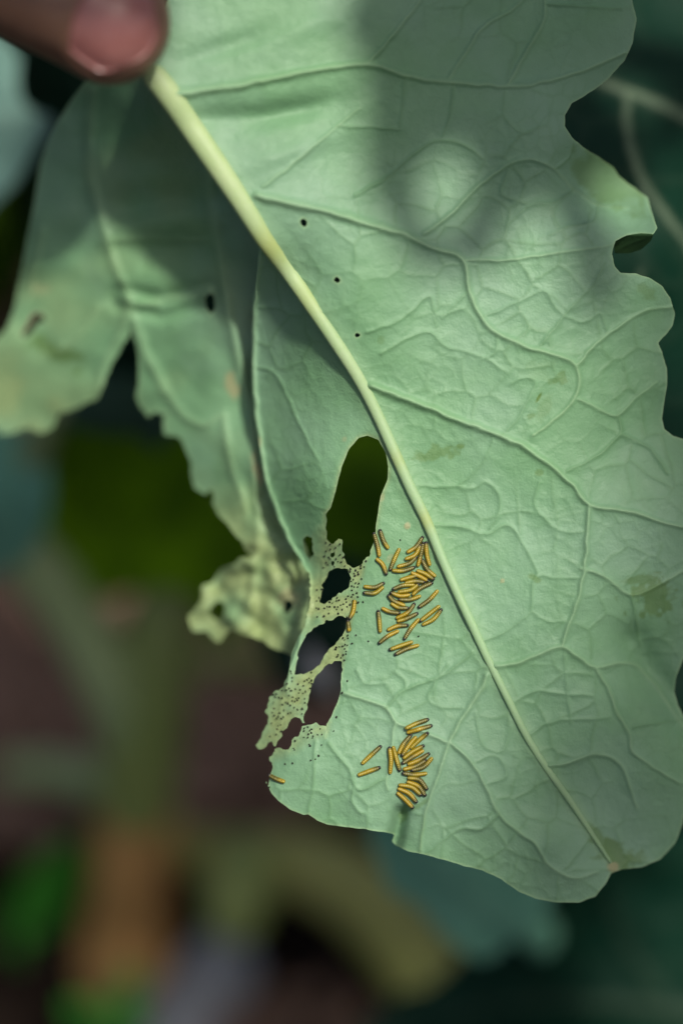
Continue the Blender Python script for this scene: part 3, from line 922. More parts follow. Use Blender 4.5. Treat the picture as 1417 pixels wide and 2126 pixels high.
M_CAT = cat_material()
M_HEAD = plain_mat('caterpillar_head', (0.012, 0.010, 0.009), (0.022, 0.018, 0.015), 3000, 0.28, 0.1, 0.00002, 0.5)


def Z1(p): return (640 + p[0] * 0.25406, 1060 + p[1] * 0.25406)
def Z2(p): return (500 + p[0] * 0.31052, 1420 + p[1] * 0.31052)


CATS = [
    # (zoom, head, mid, tail, label, group)
    (Z1, (535, 190), (565, 290), (580, 380), 'slim caterpillar lying along the rim of the large oval hole', None),
    (Z1, (585, 165), (615, 250), (655, 315), 'caterpillar just inside the one on the large hole rim, head up', None),
    (Z1, (635, 515), (605, 440), (550, 390), 'arched caterpillar with head down, below the one on the hole rim', None),
    (Z1, (668, 480), (705, 390), (745, 305), 'straight slanting caterpillar crossing the pale scar, dark head down', None),
    (Z1, (930, 220), (875, 298), (800, 345), 'topmost curved caterpillar of the upper huddle, head touching the midrib side', None),
    (Z1, (912, 285), (870, 362), (785, 400), 'second curved caterpillar below the topmost one of the upper huddle', None), (Z1, (875, 385), (820, 432), (720, 460), 'third in the stack of curved caterpillars topping the upper huddle', None),
    (Z1, (860, 465), (770, 492), (680, 490), 'nearly level olive caterpillar closing the top stack of the upper huddle', None), (Z1, (936, 268), (915, 370), (890, 460), 'inner of two upright caterpillars with heads meeting beside the midrib', None),
    (Z1, (960, 265), (966, 360), (992, 455), 'outer of two upright caterpillars beside the midrib, closest to the rib', None), (Z1, (928, 405), (970, 480), (1040, 542), 'caterpillar just below the upright pair, tail toward the midrib', None),
    (Z1, (1018, 560), (955, 518), (880, 488), 'thick yellow caterpillar ending at the dark heads meeting by the midrib', None), (Z1, (970, 572), (912, 540), (835, 505), 'caterpillar lying under the thick yellow one in mid huddle', None),
    (Z1, (880, 533), (810, 550), (745, 570), 'caterpillar with a shiny black bead head lying across mid upper huddle', None), (Z1, (940, 584), (870, 577), (785, 592), 'slightly arched caterpillar directly under the bead-headed one', None),
    (Z1, (695, 640), (770, 612), (868, 606), 'yellow caterpillar in mid upper huddle with head pointing away from the midrib', None), (Z1, (893, 605), (832, 648), (725, 667), 'curved caterpillar tucked under the yellow one that faces away from the midrib', None),
    (Z1, (1005, 592), (910, 636), (845, 692), 'long curved caterpillar sweeping down from the dark heads meeting by the midrib', None), (Z1, (675, 672), (750, 697), (832, 688), 'level caterpillar under the curved ones, dark head away from the midrib', None),
    (Z1, (655, 697), (702, 742), (790, 777), 'slanting caterpillar under the level one, dark head away from the midrib', None), (Z1, (745, 727), (830, 727), (920, 695), 'nearly straight caterpillar leaving the mid huddle with its tail toward the midrib', None),
    (Z1, (808, 797), (732, 792), (670, 755), 'yellow caterpillar cupped upward under the slanting one', None),
    (Z1, (740, 837), (665, 827), (595, 795), 'dark-headed caterpillar reaching left out of the upper huddle below', None),
    (Z1, (862, 765), (812, 832), (712, 882), 'upper of the pair crossing at the foot of the upper huddle', None), (Z1, (885, 842), (800, 882), (720, 907), 'lower of the pair at the foot of the upper huddle', None),
    (Z1, (905, 787), (988, 727), (1060, 648), 'single caterpillar lying between the upper huddle and the midrib', None),
    (Z1, (915, 900), (990, 842), (1075, 775), 'upper of the touching pair next to the midrib, below the single one', None),
    (Z1, (1082, 812), (1020, 887), (925, 937), 'lower of the touching pair next to the midrib, arched', None),
    (Z1, (785, 1045), (838, 960), (905, 882), 'long straight caterpillar pointing down between huddle and midrib pair', None),
    (Z1, (570, 825), (580, 910), (586, 1000), 'lone upright caterpillar at the side of the upper huddle', None),
    (Z1, (805, 938), (720, 945), (640, 980), 'dark arched caterpillar below the upper huddle, resting against another', None),
    (Z1, (580, 1080), (650, 1025), (740, 980), 'slanting caterpillar with grey head end touching the dark arched one', None),
    (Z1, (668, 1135), (760, 1102), (855, 1070), 'upper of two parallel straight caterpillars set apart below the huddle', None),
    (Z1, (712, 1174), (800, 1130), (905, 1098), 'lower of two parallel straight caterpillars set apart below the huddle', None),
    (Z1, (610, 595), (540, 628), (448, 620), 'upper caterpillar of the curved pair near the chewed strip', None),
    (Z1, (458, 672), (540, 675), (615, 622), 'lower caterpillar of the curved pair near the chewed strip', None),
    (Z1, (338, 880), (366, 820), (378, 730), 'dull caterpillar on the edge of the chewed lace between two holes', None),
    (Z1, (322, 905), (330, 950), (332, 990), 'short pale caterpillar at the corner of the middle hole', None),
    (Z2, (1245, 238), (1170, 265), (1095, 300), 'topmost caterpillar of the lower huddle, upper of a parallel pair', None),
    (Z2, (1268, 280), (1190, 302), (1105, 327), 'second caterpillar of the parallel pair topping the lower huddle', None),
    (Z2, (1132, 345), (1085, 402), (1050, 470), 'steep caterpillar right under the parallel pair topping the lower huddle', None), (Z2, (1078, 475), (1128, 402), (1172, 350), 'steep caterpillar pressed against the first one under the topping pair', None),
    (Z2, (1245, 330), (1190, 375), (1130, 432), 'third caterpillar under the topping pair, dark head toward the midrib', None), (Z2, (1215, 415), (1145, 452), (1080, 500), 'fourth caterpillar under the topping pair in the slanting lower row', None),
    (Z2, (1082, 528), (1150, 484), (1222, 442), 'fifth caterpillar under the topping pair, dark head away from the midrib', None), (Z2, (1252, 468), (1190, 507), (1110, 540), 'sixth caterpillar under the topping pair in the slanting lower row', None),
    (Z2, (1232, 512), (1160, 552), (1080, 572), 'seventh caterpillar under the topping pair in the slanting lower row', None), (Z2, (1145, 577), (1222, 552), (1280, 490), 'eighth caterpillar under the topping pair, tail curling up toward the midrib', None),
    (Z2, (1085, 597), (1160, 607), (1245, 597), 'level caterpillar between the slanting row and the fanned ones', None),
    (Z2, (1060, 575), (1035, 490), (1015, 415), 'inner of two upright caterpillars beside the lower huddle', None),
    (Z2, (993, 430), (1002, 510), (995, 605), 'outer of two upright caterpillars beside the lower huddle', None),
    (Z2, (930, 420), (870, 475), (805, 537), 'upper of two lone slanting caterpillars away from the lower huddle', None),
    (Z2, (922, 560), (850, 585), (778, 612), 'lower of two lone slanting caterpillars away from the lower huddle', None),
    (Z2, (1240, 700), (1190, 640), (1110, 628), 'uppermost of the fanned caterpillars at the foot of the lower huddle', None),
    (Z2, (1228, 742), (1182, 682), (1105, 652), 'second of the fanned caterpillars at the foot of the lower huddle', None),
    (Z2, (1200, 740), (1140, 690), (1050, 675), 'third of the fanned caterpillars at the foot of the lower huddle', None),
    (Z2, (1170, 787), (1122, 732), (1045, 697), 'fourth of the fanned caterpillars at the foot of the lower huddle', None),
    (Z2, (1145, 825), (1095, 772), (1040, 725), 'lowest of the fanned caterpillars at the foot of the lower huddle', None),
    (Z2, (192, 612), (240, 637), (295, 655), 'lone short caterpillar on the tip of the torn lower lobe', None),
]


def make_cat(idx, spec):
    zf, h, m, t, label, group = spec
    h, m, t = np.array(zf(h)), np.array(zf(m)), np.array(zf(t))
    c2 = spline(np.array([h, m, t]), 24)                       # 49 points, head first
    n = len(c2)
    rpx = 4.4 if zf is Z1 else 4.6
    r = rpx * MM
    dd = np.array([on_blade(a, b) for a, b in c2[::6]])
    dd = np.interp(np.arange(n), np.arange(0, n, 6), dd)
    lift = 0.00003 * (idx % 3)
    base = P(c2[:, 0], c2[:, 1], dd - r * 0.86 - lift)
    # finer rings
    ring_t = np.linspace(0, 1, 92)
    cur = np.stack([np.interp(ring_t * (n - 1), np.arange(n), base[:, k]) for k in range(3)], -1)
    tan = np.gradient(cur, axis=0); tan /= np.linalg.norm(tan, axis=1)[:, None]
    rs = np.random.default_rng(100 + idx)
    front_len = rs.uniform(0.18, 0.75) * (1 if rs.random() < 0.8 else 0.3)
    nseg = 13
    ph = rs.uniform(0, 1)
    nth = 18
    V = []; dark = []; front = []; pale = []
    tonev = rs.uniform(0, 0.8)
    for k, tt in enumerate(ring_t):
        up = -F - np.dot(-F, tan[k]) * tan[k]; up /= np.linalg.norm(up)
        side = np.cross(tan[k], up)
        q = tt * nseg; fseg = q - math.floor(q)
        bul = 1 + 0.12 * math.sin(math.pi * fseg) ** 0.7 - 0.05
        fine = 1 + 0.015 * math.cos(2 * math.pi * fseg * 3)
        end = 1.0
        if tt < 0.05: end = math.sqrt(max(1 - ((0.05 - tt) / 0.05) ** 2 * 0.55, 0.02))
        if tt > 0.90: end = math.sqrt(max(1 - ((tt - 0.90) / 0.10) ** 2, 0.004))
        rr = r * bul * fine * end * (0.90 + 0.14 * math.sin(math.pi * min(tt * 1.1, 1)))
        for j in range(nth):
            th = 2 * math.pi * j / nth
            V.append(cur[k] + rr * (side * math.cos(th) + up * math.sin(th) * 0.95))
            lat = math.degrees(th)                              # 90 = back
            off = abs(((lat - 90 + 180) % 360) - 180)           # 0 on the back
            dk = 0.0
            spot = math.exp(-((fseg - 0.5) / 0.28) ** 2)
            dk = max(dk, 0.75 * math.exp(-((off - 28) / 9) ** 2) * (0.35 + 0.65 * (1 - spot)))
            dk = max(dk, 0.95 * math.exp(-((off - 66) / 13) ** 2) * (0.45 + 0.55 * spot))
            dk = max(dk, 0.45 * (1 - math.sin(math.pi * fseg)) ** 3)
            dk = max(dk, 0.85 * np.clip((0.07 - tt) / 0.04, 0, 1))
            fv = np.clip((front_len - tt) / 0.25 + 0.25, 0, 1) * (0.85 if off < 60 else 0.5)
            pl = 0.75 * math.exp(-((fseg - 0.5) / 0.15) ** 2) * math.exp(-((off - 8) / 10) ** 2)  # painted glint on top of each segment
            dark.append(dk * (0.7 + 0.3 * fv)); front.append(fv); pale.append(pl)
    a = np.arange(len(ring_t) - 1)[:, None] * nth; j = np.arange(nth)[None]
    quads = np.stack([a + j, a + (j + 1) % nth, a + nth + (j + 1) % nth, a + nth + j], -1).reshape(-1, 4)
    cap0 = np.arange(nth)[None, ::-1]; cap1 = (np.arange(nth) + (len(ring_t) - 1) * nth)[None]
    loc = cur[45]
    me = mesh_from('body', np.array(V) - loc, [quads, cap0, cap1])
    attr(me, 'dark', dark); attr(me, 'front', front); attr(me, 'pale', pale); attr(me, 'tone', np.full(len(V), tonev))
    root = bpy.data.objects.new('caterpillar', None); root.empty_display_size = 0.002
    root.location = loc
    link(root); tag(root, label, 'caterpillar', 'young caterpillars feeding on the leaf')
    me.materials.append(M_CAT)
    body = bpy.data.objects.new('body', me); link(body, root)
    # head capsule: a notched, slightly flattened globe with two lobes
    hv = []; hf = []
    tz = -tan[0]; up = -F - np.dot(-F, tz) * tz; up /= np.linalg.norm(up); sd_ = np.cross(tz, up)
    hc = cur[0] + tz * r * 0.18 - loc
    hr = r * 0.80
    nu, nvv = 10, 14
    for iu in range(nu + 1):
        u_ = math.pi * iu / nu
        for iv in range(nvv):
            v_ = 2 * math.pi * iv / nvv
            dz = math.cos(u_); dx = math.sin(u_) * math.cos(v_); dy = math.sin(u_) * math.sin(v_)
            k_ = 1 - 0.10 * math.exp(-(dx / 0.22) ** 2) * (dy > 0)
            hv.append(hc + hr * k_ * (tz * dz * 0.85 + sd_ * dx * 1.02 + up * dy * 0.92))
    for iu in range(nu):
        for iv in range(nvv):
            hf.append((iu * nvv + iv, iu * nvv + (iv + 1) % nvv, (iu + 1) * nvv + (iv + 1) % nvv, (iu + 1) * nvv + iv))
    hm = mesh_from('head', np.array(hv), [np.array(hf)])
    hm.materials.append(M_HEAD)
    hd = bpy.data.objects.new('head', hm); link(hd, root)


for i, s_ in enumerate(CATS):
    make_cat(i, s_)

# ================================================================== FRASS
M_FRASS = plain_mat('frass', (0.010, 0.012, 0.008), (0.022, 0.024, 0.014), 2000, 0.7, 0.3, 0.00005, 0.3)
bm = bmesh.new()
bmesh.ops.create_icosphere(bm, subdivisions=1, radius=1.0)
for v in bm.verts:
    v.co *= random.uniform(0.8, 1.15); v.co.z *= 0.8; v.co.x *= 1.25
fr_me = bpy.data.meshes.new('frass_pellet'); bm.to_mesh(fr_me); bm.free()
fr_me.materials.append(M_FRASS)
spots = [Z2(p) for p in ((620, 315), (637, 222), (420, 315), (420, 357), (447, 358), (478, 360), (458, 405), (462, 415), (538, 408), (520, 480), (295, 535), (345, 530), (467, 510), (497, 503), (352, 430), (358, 440),
                         (362, 380), (530, 300), (512, 340), (540, 338), (677, 60), (482, 348), (190, 690))]
spots += [Z1(p) for p in ((490, 1068), (388, 1018), (447, 747), (897, 1028), (820, 525), (318, 1392), (360, 1085), (448, 672), (395, 830), (300, 1095), (352, 1087), (293, 1222), (750, 240), (455, 460))]
N_SOLO = len(spots)
tries = 0
while len(spots) < N_SOLO + 165 and tries < 20000:
    tries += 1
    w = random.random()
    if w < 0.36: px_, py_ = random.uniform(560, 650), random.uniform(1390, 1530)
    elif w < 0.62: px_, py_ = random.uniform(655, 745), random.uniform(1215, 1290)
    elif w < 0.80: px_, py_ = random.uniform(690, 740), random.uniform(1290, 1375)
    elif w < 0.94: px_, py_ = random.uniform(715, 760), random.uniform(1165, 1235)
    else: px_, py_ = random.uniform(670, 715), random.uniform(1125, 1180)
    if float(chew_mask(np.array(px_), np.array(py_))) < 0.12: continue
    d2 = (blade.x - px_) ** 2 + (blade.y - py_) ** 2
    k = int(np.argmin(d2))
    if d2[k] > 4.5 or blade.edge[k] < 2.0: continue
    if min((px_ - a) ** 2 + (py_ - b) ** 2 for a, b in spots) < 20: continue
    spots.append((px_, py_))
for i, (px_, py_) in enumerate(spots):
    d2 = (blade.x - px_) ** 2 + (blade.y - py_) ** 2
    if d2.min() > 30: continue
    r = random.uniform(1.7, 2.6) * MM
    o = bpy.data.objects.new('frass_pellet', fr_me)
    o.location = P(np.array(px_), np.array(py_), np.array(on_blade(px_, py_) - r * 0.7))
    o.scale = (r, r, r)
    o.rotation_euler = (random.uniform(0, 6), random.uniform(0, 6), random.uniform(0, 6))
    link(o)
    if i < 23:
        tag(o, 'tiny black dropping scattered on the torn lower lobe', 'dropping', 'droppings on the torn lower lobe')
    elif i < N_SOLO:
        tag(o, 'tiny black dropping on sound leaf near the upper caterpillars', 'dropping', 'droppings near the upper caterpillars')
    elif py_ > 1385:
        tag(o, 'tiny black dropping on the dangling chewed shred', 'dropping', 'droppings on the dangling shred')
    else:
        tag(o, 'tiny black dropping on the chewed lace between the holes', 'dropping', 'droppings on the lace between the holes')

# ================================================================== HAND
def hand_material():
    m, nt, b = new_mat('skin')
    n1 = noise(nt, 120, 4); n2 = noise(nt, 900, 4, 0.6)
    col = mix(nt, ramp(nt, n1, 0.3, 0.7), (0.17, 0.09, 0.056), (0.21, 0.115, 0.074))
    col = mix(nt, ramp(nt, n2, 0.4, 0.7, 0, 0.3), col, (0.11, 0.05, 0.03))
    rd = attr_node(nt, 'flush')
    col = mix(nt, rd, col, (0.22, 0.10, 0.075))
    nt.links.new(col, b.inputs['Base Color'])
    b.inputs['Roughness'].default_value = 0.5
    b.inputs['Subsurface Weight'].default_value = 0.2
    b.inputs['Subsurface Radius'].default_value = (1.0, 0.35, 0.2)
    b.inputs['Subsurface Scale'].default_value = 0.002
    bump(nt, b, noise(nt, 1400, 4, 0.6), 0.35, 0.0003)
    return m


M_SKIN = hand_material()
M_NAIL, nt, b = new_mat('nail')
n1 = noise(nt, 160, 3)
nt.links.new(mix(nt, ramp(nt, n1, 0.3, 0.7), (0.27, 0.105, 0.095), (0.33, 0.145, 0.13)), b.inputs['Base Color'])
b.inputs['Roughness'].default_value = 0.3
b.inputs['Subsurface Weight'].default_value = 0.15
b.inputs['Subsurface Radius'].default_value = (1.0, 0.35, 0.25)
b.inputs['Subsurface Scale'].default_value = 0.0015
bump(nt, b, noise(nt, 700, 3), 0.12, 0.0002)


def J(x, y, d, r, up=None): return (np.array(P(np.array(float(x)), np.array(float(y)), np.array(float(d)))), r)


# joints: thumb in front of the leaf, fingers folded behind it, forearm leaving up and left
joints = {
    'wrist': J(-900, -640, .425, .025), 'arm1': J(-1500, -1050, .420, .029), 'arm2': J(-2300, -1600, .410, .034), 'palm': J(-560, -520, .430, .024),
    't0': J(-520, -330, .405, .0150), 't1': J(-220, -185, .385, .0110), 't15': J(-90, -116, .3815, .0102), 't2': J(40, -48, .3785, .0100), 't3': J(140, 4, .3788, .0096), 't4': J(232, 50, .3795, .0095),
    'i0': J(-250, -460, .440, .0110), 'i1': J(80, -420, .455, .0092), 'i2': J(260, -230, .437, .0082), 'i3': J(318, -60, .414, .0074),
    'm0': J(-300, -600, .452, .0115), 'm1': J(70, -620, .480, .0096), 'm2': J(280, -430, .470, .0085), 'm3': J(300, -240, .452, .0076),
    'r0': J(-370, -730, .462, .0108), 'r1': J(-10, -800, .498, .0090), 'r2': J(210, -650, .498, .0080), 'r3': J(250, -480, .482, .0072),
    'p0': J(-450, -850, .468, .0098), 'p1': J(-130, -940, .505, .0078), 'p2': J(40, -840, .508, .0070), 'p3': J(90, -710, .498, .0063),
}
bones = [('palm', 'wrist'), ('wrist', 'arm1'), ('arm1', 'arm2'), ('palm', 't0'), ('t0', 't1'), ('t1', 't15'), ('t15', 't2'), ('t2', 't3'), ('t3', 't4'),
         ('palm', 'i0'), ('i0', 'i1'), ('i1', 'i2'), ('i2', 'i3'), ('palm', 'm0'), ('m0', 'm1'), ('m1', 'm2'), ('m2', 'm3'),
         ('palm', 'r0'), ('r0', 'r1'), ('r1', 'r2'), ('r2', 'r3'), ('palm', 'p0'), ('p0', 'p1'), ('p1', 'p2'), ('p2', 'p3')]
HV = []; HF = []; hc_ = 0
# union of tapered capsules fused by a voxel remesh into one continuous skin


def capsule(p, q, ra, rb, nr=16, nl=6):
    ax = q - p; ln = np.linalg.norm(ax); ax = ax / ln
    s = np.cross(ax, [0.3, 0.5, 0.81]); s /= np.linalg.norm(s); w = np.cross(ax, s)
    rows = []
    for k in range(6): a = math.pi / 2 * (1 - k / 6); rows.append((-ra * math.sin(a), ra * math.cos(a)))
    for k in range(nl + 1): rows.append((ln * k / nl, ra + (rb - ra) * k / nl))
    for k in range(1, 7): a = math.pi / 2 * k / 6; rows.append((ln + rb * math.sin(a), rb * math.cos(a)))
    V = [p + ax * z + (s * math.cos(6.28318 * j / nr) + w * math.sin(6.28318 * j / nr)) * max(r, 1e-6) for z, r in rows for j in range(nr)]
    fs = [(k * nr + j, k * nr + (j + 1) % nr, (k + 1) * nr + (j + 1) % nr, (k + 1) * nr + j) for k in range(len(rows) - 1) for j in range(nr)]
    return V, fs


for a, b_ in bones:
    V, fs = capsule(joints[a][0], joints[b_][0], joints[a][1], joints[b_][1])
    HV += V; HF += [[q + hc_ for q in f] for f in fs]; hc_ += len(V)
# webbing of the palm
for a, b_ in (('i0', 'm0'), ('m0', 'r0'), ('r0', 'p0'), ('p0', 'wrist'), ('i0', 't0'), ('i0', 'wrist'), ('m0', 'wrist'), ('t0', 'wrist')):
    V, fs = capsule(joints[a][0], joints[b_][0], joints[a][1] * 1.0, joints[b_][1] * 1.0 if b_ != 'wrist' else 0.016)
    HV += V; HF += [[q + hc_ for q in f] for f in fs]; hc_ += len(V)
tmp = bpy.data.objects.new('hand_tmp', mesh_from('hand_tmp', np.array(HV), [np.array(HF)]))
COL.objects.link(tmp)
md_ = tmp.modifiers.new('r', 'REMESH'); md_.mode = 'VOXEL'; md_.voxel_size = 0.0011
sm_ = tmp.modifiers.new('s', 'SMOOTH'); sm_.iterations = 12; sm_.factor = 0.5
dg = bpy.context.evaluated_depsgraph_get()
hm = bpy.data.meshes.new_from_object(tmp.evaluated_get(dg))
bpy.data.objects.remove(tmp)
nv = len(hm.vertices)
co = np.empty(nv * 3); hm.vertices.foreach_get('co', co); co = co.reshape(-1, 3)
# thumb frame
tip = joints['t4'][0]; ax_t = joints['t4'][0] - joints['t2'][0]; ax_t /= np.linalg.norm(ax_t)
perp = U - np.dot(U, ax_t) * ax_t; perp /= np.linalg.norm(perp)
back = -F - np.dot(-F, ax_t) * ax_t; back -= np.dot(back, perp) * perp; back /= np.linalg.norm(back)
ang = math.radians(-8)
dors = back * math.cos(ang) + perp * math.sin(ang)
sid = np.cross(ax_t, dors)
NL0, NL1, NHW = -0.0048, 0.0078, 0.0080       # nail from / to along the axis, half width
rel = co - tip
u = rel @ sid; v = rel @ ax_t; w = rel @ dors
un = u / NHW; vn = (v - (NL0 + NL1) / 2) / ((NL1 - NL0) / 2)
rr = (np.abs(un) ** 3.5 + np.abs(vn) ** 3.5) ** (1 / 3.5)
up_ = (w > 0) & (np.abs(u) < 0.014) & (np.abs(v) < 0.02)
fold = np.where(up_, np.exp(-((rr - 1.10) / 0.11) ** 2) * (vn < 0.55), 0)
bed = np.where(up_ & (rr < 1.0), 1.0, 0)
co = co + dors * (0.00055 * fold - 0.0003 * bed)[:, None]
# flatten the pad of the tip where it presses the leaf and broaden the end slightly
tipm = np.exp(-((v - 0.003) / 0.006) ** 2) * (np.linalg.norm(rel, axis=1) < 0.016)
co = co + sid * (u * 0.05 * tipm)[:, None]
hm.vertices.foreach_set('co', co.ravel()); hm.update()
hm.polygons.foreach_set('use_smooth', np.ones(len(hm.polygons), bool))
attr(hm, 'flush', np.clip(np.exp(-((v - 0.006) / 0.006) ** 2) * (np.linalg.norm(rel, axis=1) < 0.02), 0, 1))
hand = empty('person', tuple(joints['arm2'][0]), 'bare hand pinching the leaf stalk, thumb with short pink nail in front', 'hand')
obj('hand', hm, M_SKIN, hand)
# nail plate: curved sheet that follows the thumb's back, real thickness
bvh = BVHTree.FromPolygons([Vector(c_) for c_ in co], [list(p.vertices) for p in hm.polygons])
NU, NV_ = 18, 18
top = []
for a in range(NV_ + 1):
    for b_ in range(NU + 1):
        vv = a / NV_; uu = b_ / NU * 2 - 1
        wd = NHW * (0.95 - 0.10 * (1 - vv) ** 3 - 0.30 * max(0, vv - 0.55) ** 2 / 0.2025)
        ls = NL0 + (NL1 - NL0) * vv * (1 - 0.22 * uu * uu) + 0.0016 * uu * uu * (1 - vv)
        q = tip + sid * uu * wd + ax_t * ls
        hit = bvh.ray_cast(Vector(q + dors * 0.03), Vector(-dors), 0.05)
        h_arc = 0.0090 * math.sqrt(max(1 - (uu * 0.80) ** 2, 0.05)) - 0.0036 * vv ** 2.4
        hh = np.dot(np.array(hit[0]) - q, dors) + 0.00022 if hit[0] is not None else h_arc
        hh = max(hh, h_arc - 0.0030 * (vv - 0.4)) if vv > 0.7 else hh
        top.append(q + dors * (hh + 0.0001))
top = np.array(top)
bot = top - dors * 0.0005
nn = len(top); W_ = NU + 1
ids = np.array([(a * W_ + b_, a * W_ + b_ + 1, (a + 1) * W_ + b_ + 1, (a + 1) * W_ + b_) for a in range(NV_) for b_ in range(NU)])
per = [b_ for b_ in range(W_)] + [a * W_ + NU for a in range(1, NV_ + 1)] + [NV_ * W_ + b_ for b_ in range(NU - 1, -1, -1)] + [a * W_ for a in range(NV_ - 1, 0, -1)]
rimf = np.array([(per[k], per[(k + 1) % len(per)], per[(k + 1) % len(per)] + nn, per[k] + nn) for k in range(len(per))])
obj('thumb_nail', mesh_from('thumb_nail', np.vstack([top, bot]), [ids, ids[:, ::-1] + nn, rimf]), M_NAIL, hand)

# ================================================================== BACKGROUND PLANTS
def ground_d(y): return CAM[2] / (math.sin(PITCH) - math.cos(PITCH) * (1063 - y) * K)


def W3(p): return P(np.array(float(p[0])), np.array(float(p[1])), np.array(float(p[2])))


def tube(name, pts, radii, mat, parent, n=14, bump_=0.03):
    return obj(name, tube_mesh(name, [W3(p) for p in pts], radii, n, 8, 1.0, bump_), mat, parent)


def bg_leaf(parent, outline, depth_ctrl, veins, mats, step=10, seed=1, rag=7, part='leaf', wave=2.0, holes=()):
    f = rbf(depth_ctrl)
    ol = spline(outline, 5, True)
    sh = Sheet(ol, list(holes), lambda x, y: f(x, y) + wave * fbm(x, y, 170, seed, 2), step, veins, 4.0,
               lambda x, y, e, n: (3 * np.exp(-(vor_edge(x + 12 * fbm(x, y, 80, seed, 2), y, 120, seed) / 7) ** 2), 0.03 * np.exp(-(vor_edge(x + 12 * fbm(x, y, 80, seed, 2), y, 120, seed) / 7) ** 2)),
               lambda X, Y, sd: sd + rag * fbm(X, Y, 60, seed + 3, 2) * np.exp(-(sd / 25) ** 2), pad=30)
    z = np.zeros(len(sh.x))
    return sh.build(parent, mats, 0.6, {'chew': z, 'stain': z, 'dry': z}, part)[0]


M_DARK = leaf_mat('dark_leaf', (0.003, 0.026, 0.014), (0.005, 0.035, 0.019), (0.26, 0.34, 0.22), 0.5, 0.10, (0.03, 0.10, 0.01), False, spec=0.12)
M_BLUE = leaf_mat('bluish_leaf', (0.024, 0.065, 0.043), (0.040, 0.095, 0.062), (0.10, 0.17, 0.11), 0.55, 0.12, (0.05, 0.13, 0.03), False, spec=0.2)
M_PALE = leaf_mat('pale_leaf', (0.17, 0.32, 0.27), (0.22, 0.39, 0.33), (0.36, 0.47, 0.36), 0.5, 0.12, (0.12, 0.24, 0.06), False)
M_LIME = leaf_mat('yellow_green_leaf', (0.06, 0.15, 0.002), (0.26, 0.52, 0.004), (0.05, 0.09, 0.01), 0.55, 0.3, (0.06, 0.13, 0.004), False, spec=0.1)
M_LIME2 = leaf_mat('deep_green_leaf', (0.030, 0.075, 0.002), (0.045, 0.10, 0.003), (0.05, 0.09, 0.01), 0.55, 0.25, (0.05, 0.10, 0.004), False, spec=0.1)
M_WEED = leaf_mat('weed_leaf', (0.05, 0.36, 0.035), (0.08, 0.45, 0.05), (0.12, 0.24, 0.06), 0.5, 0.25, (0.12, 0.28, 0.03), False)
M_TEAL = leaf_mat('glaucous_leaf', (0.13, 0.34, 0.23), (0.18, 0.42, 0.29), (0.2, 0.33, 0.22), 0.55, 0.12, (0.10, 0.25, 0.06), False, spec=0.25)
M_STEM = plain_mat('green_stem', (0.19, 0.26, 0.065), (0.27, 0.32, 0.10), 25, 0.6, 0.4, 0.002)
M_WOOD = plain_mat('woody_stem_base', (0.46, 0.255, 0.08), (0.58, 0.32, 0.11), 30, 0.75, 0.5, 0.003)
M_PETI = plain_mat('leaf_stalk', (0.26, 0.35, 0.15), (0.36, 0.45, 0.21), 25, 0.55, 0.3, 0.002)

# --- plant on the left
pl = empty('kale_plant', tuple(W3((262, 1975, ground_d(1975)))), 'kale plant with brown woody foot and forking green stem rising from the soil', 'plant')
tube('woody_foot', [(258, 2010, ground_d(2010)), (264, 1900, .630), (276, 1760, .608), (286, 1640, .590)], [.0125, .0108, .0100, .0098], M_WOOD, pl)
tube('stem', [(284, 1660, .592), (292, 1560, .580), (308, 1430, .570), (350, 1260, .562), (430, 1060, .560)], [.0098, .0100, .0100, .0085, .0065], M_STEM, pl)
tube('branch', [(292, 1560, .580), (235, 1420, .566), (150, 1270, .556), (50, 1150, .548), (-80, 1040, .545)], [.0085, .0080, .0072, .0070, .0066], M_PETI, pl)
tube('leaf_stalk', [(300, 1500, .576), (330, 1400, .60), (420, 1370, .63), (560, 1360, .66)], [.005, .0048, .0045, .004], M_STEM, pl)
tube('leaf_stalk', [(262, 1640, .592), (190, 1620, .60), (110, 1600, .61), (20, 1600, .62)], [.0055, .005, .0045, .004], M_PETI, pl)
bg_leaf(pl, [(-260, 820), (-60, 860), (60, 900), (105, 980), (95, 1080), (60, 1160), (-20, 1190), (-200, 1150), (-320, 1000)],
        [(-260, 820, 128), (100, 900, 118), (90, 1100, 122), (-20, 1180, 136), (-250, 1100, 138), (-100, 1000, 126)], [Vn([(50, 1150), (-80, 1040), (-220, 950)], 14, 8, 10, 6, .6)], [M_TEAL, M_DARK], 12, 5)
bg_leaf(pl, [(95, 800), (200, 770), (300, 790), (420, 830), (470, 890), (360, 900), (330, 940), (280, 905), (190, 900), (120, 880)],
        [(95, 800, 95), (470, 890, 110), (280, 780, 98), (280, 910, 104)], [Vn([(110, 840), (280, 850), (450, 880)], 10, 6, 8, 4, .4)], [M_BLUE, M_DARK], 12, 9)
bg_leaf(pl, [(30, 880), (330, 880), (520, 900), (700, 860), (840, 880), (880, 1010), (830, 1180), (740, 1230), (640, 1180), (560, 1230), (470, 1330), (400, 1240), (330, 1220), (190, 1240), (80, 1150)],
        [(150, 870, 150), (840, 880, 165), (830, 1180, 150), (470, 1330, 148), (200, 1060, 150), (500, 1050, 142)],
        [Vn([(430, 1060), (560, 1000), (720, 960), (850, 930)], 14, 8, 10, 6, .35), Vn([(560, 1000), (540, 1120), (500, 1250)], 10, 6, 8, 4, .35)], [M_LIME, M_DARK], 12, 13)
tube('leaf_stalk', [(410, 1100, .562), (440, 1050, .551), (500, 1020, .544)], [.006, .0055, .004], M_STEM, pl)
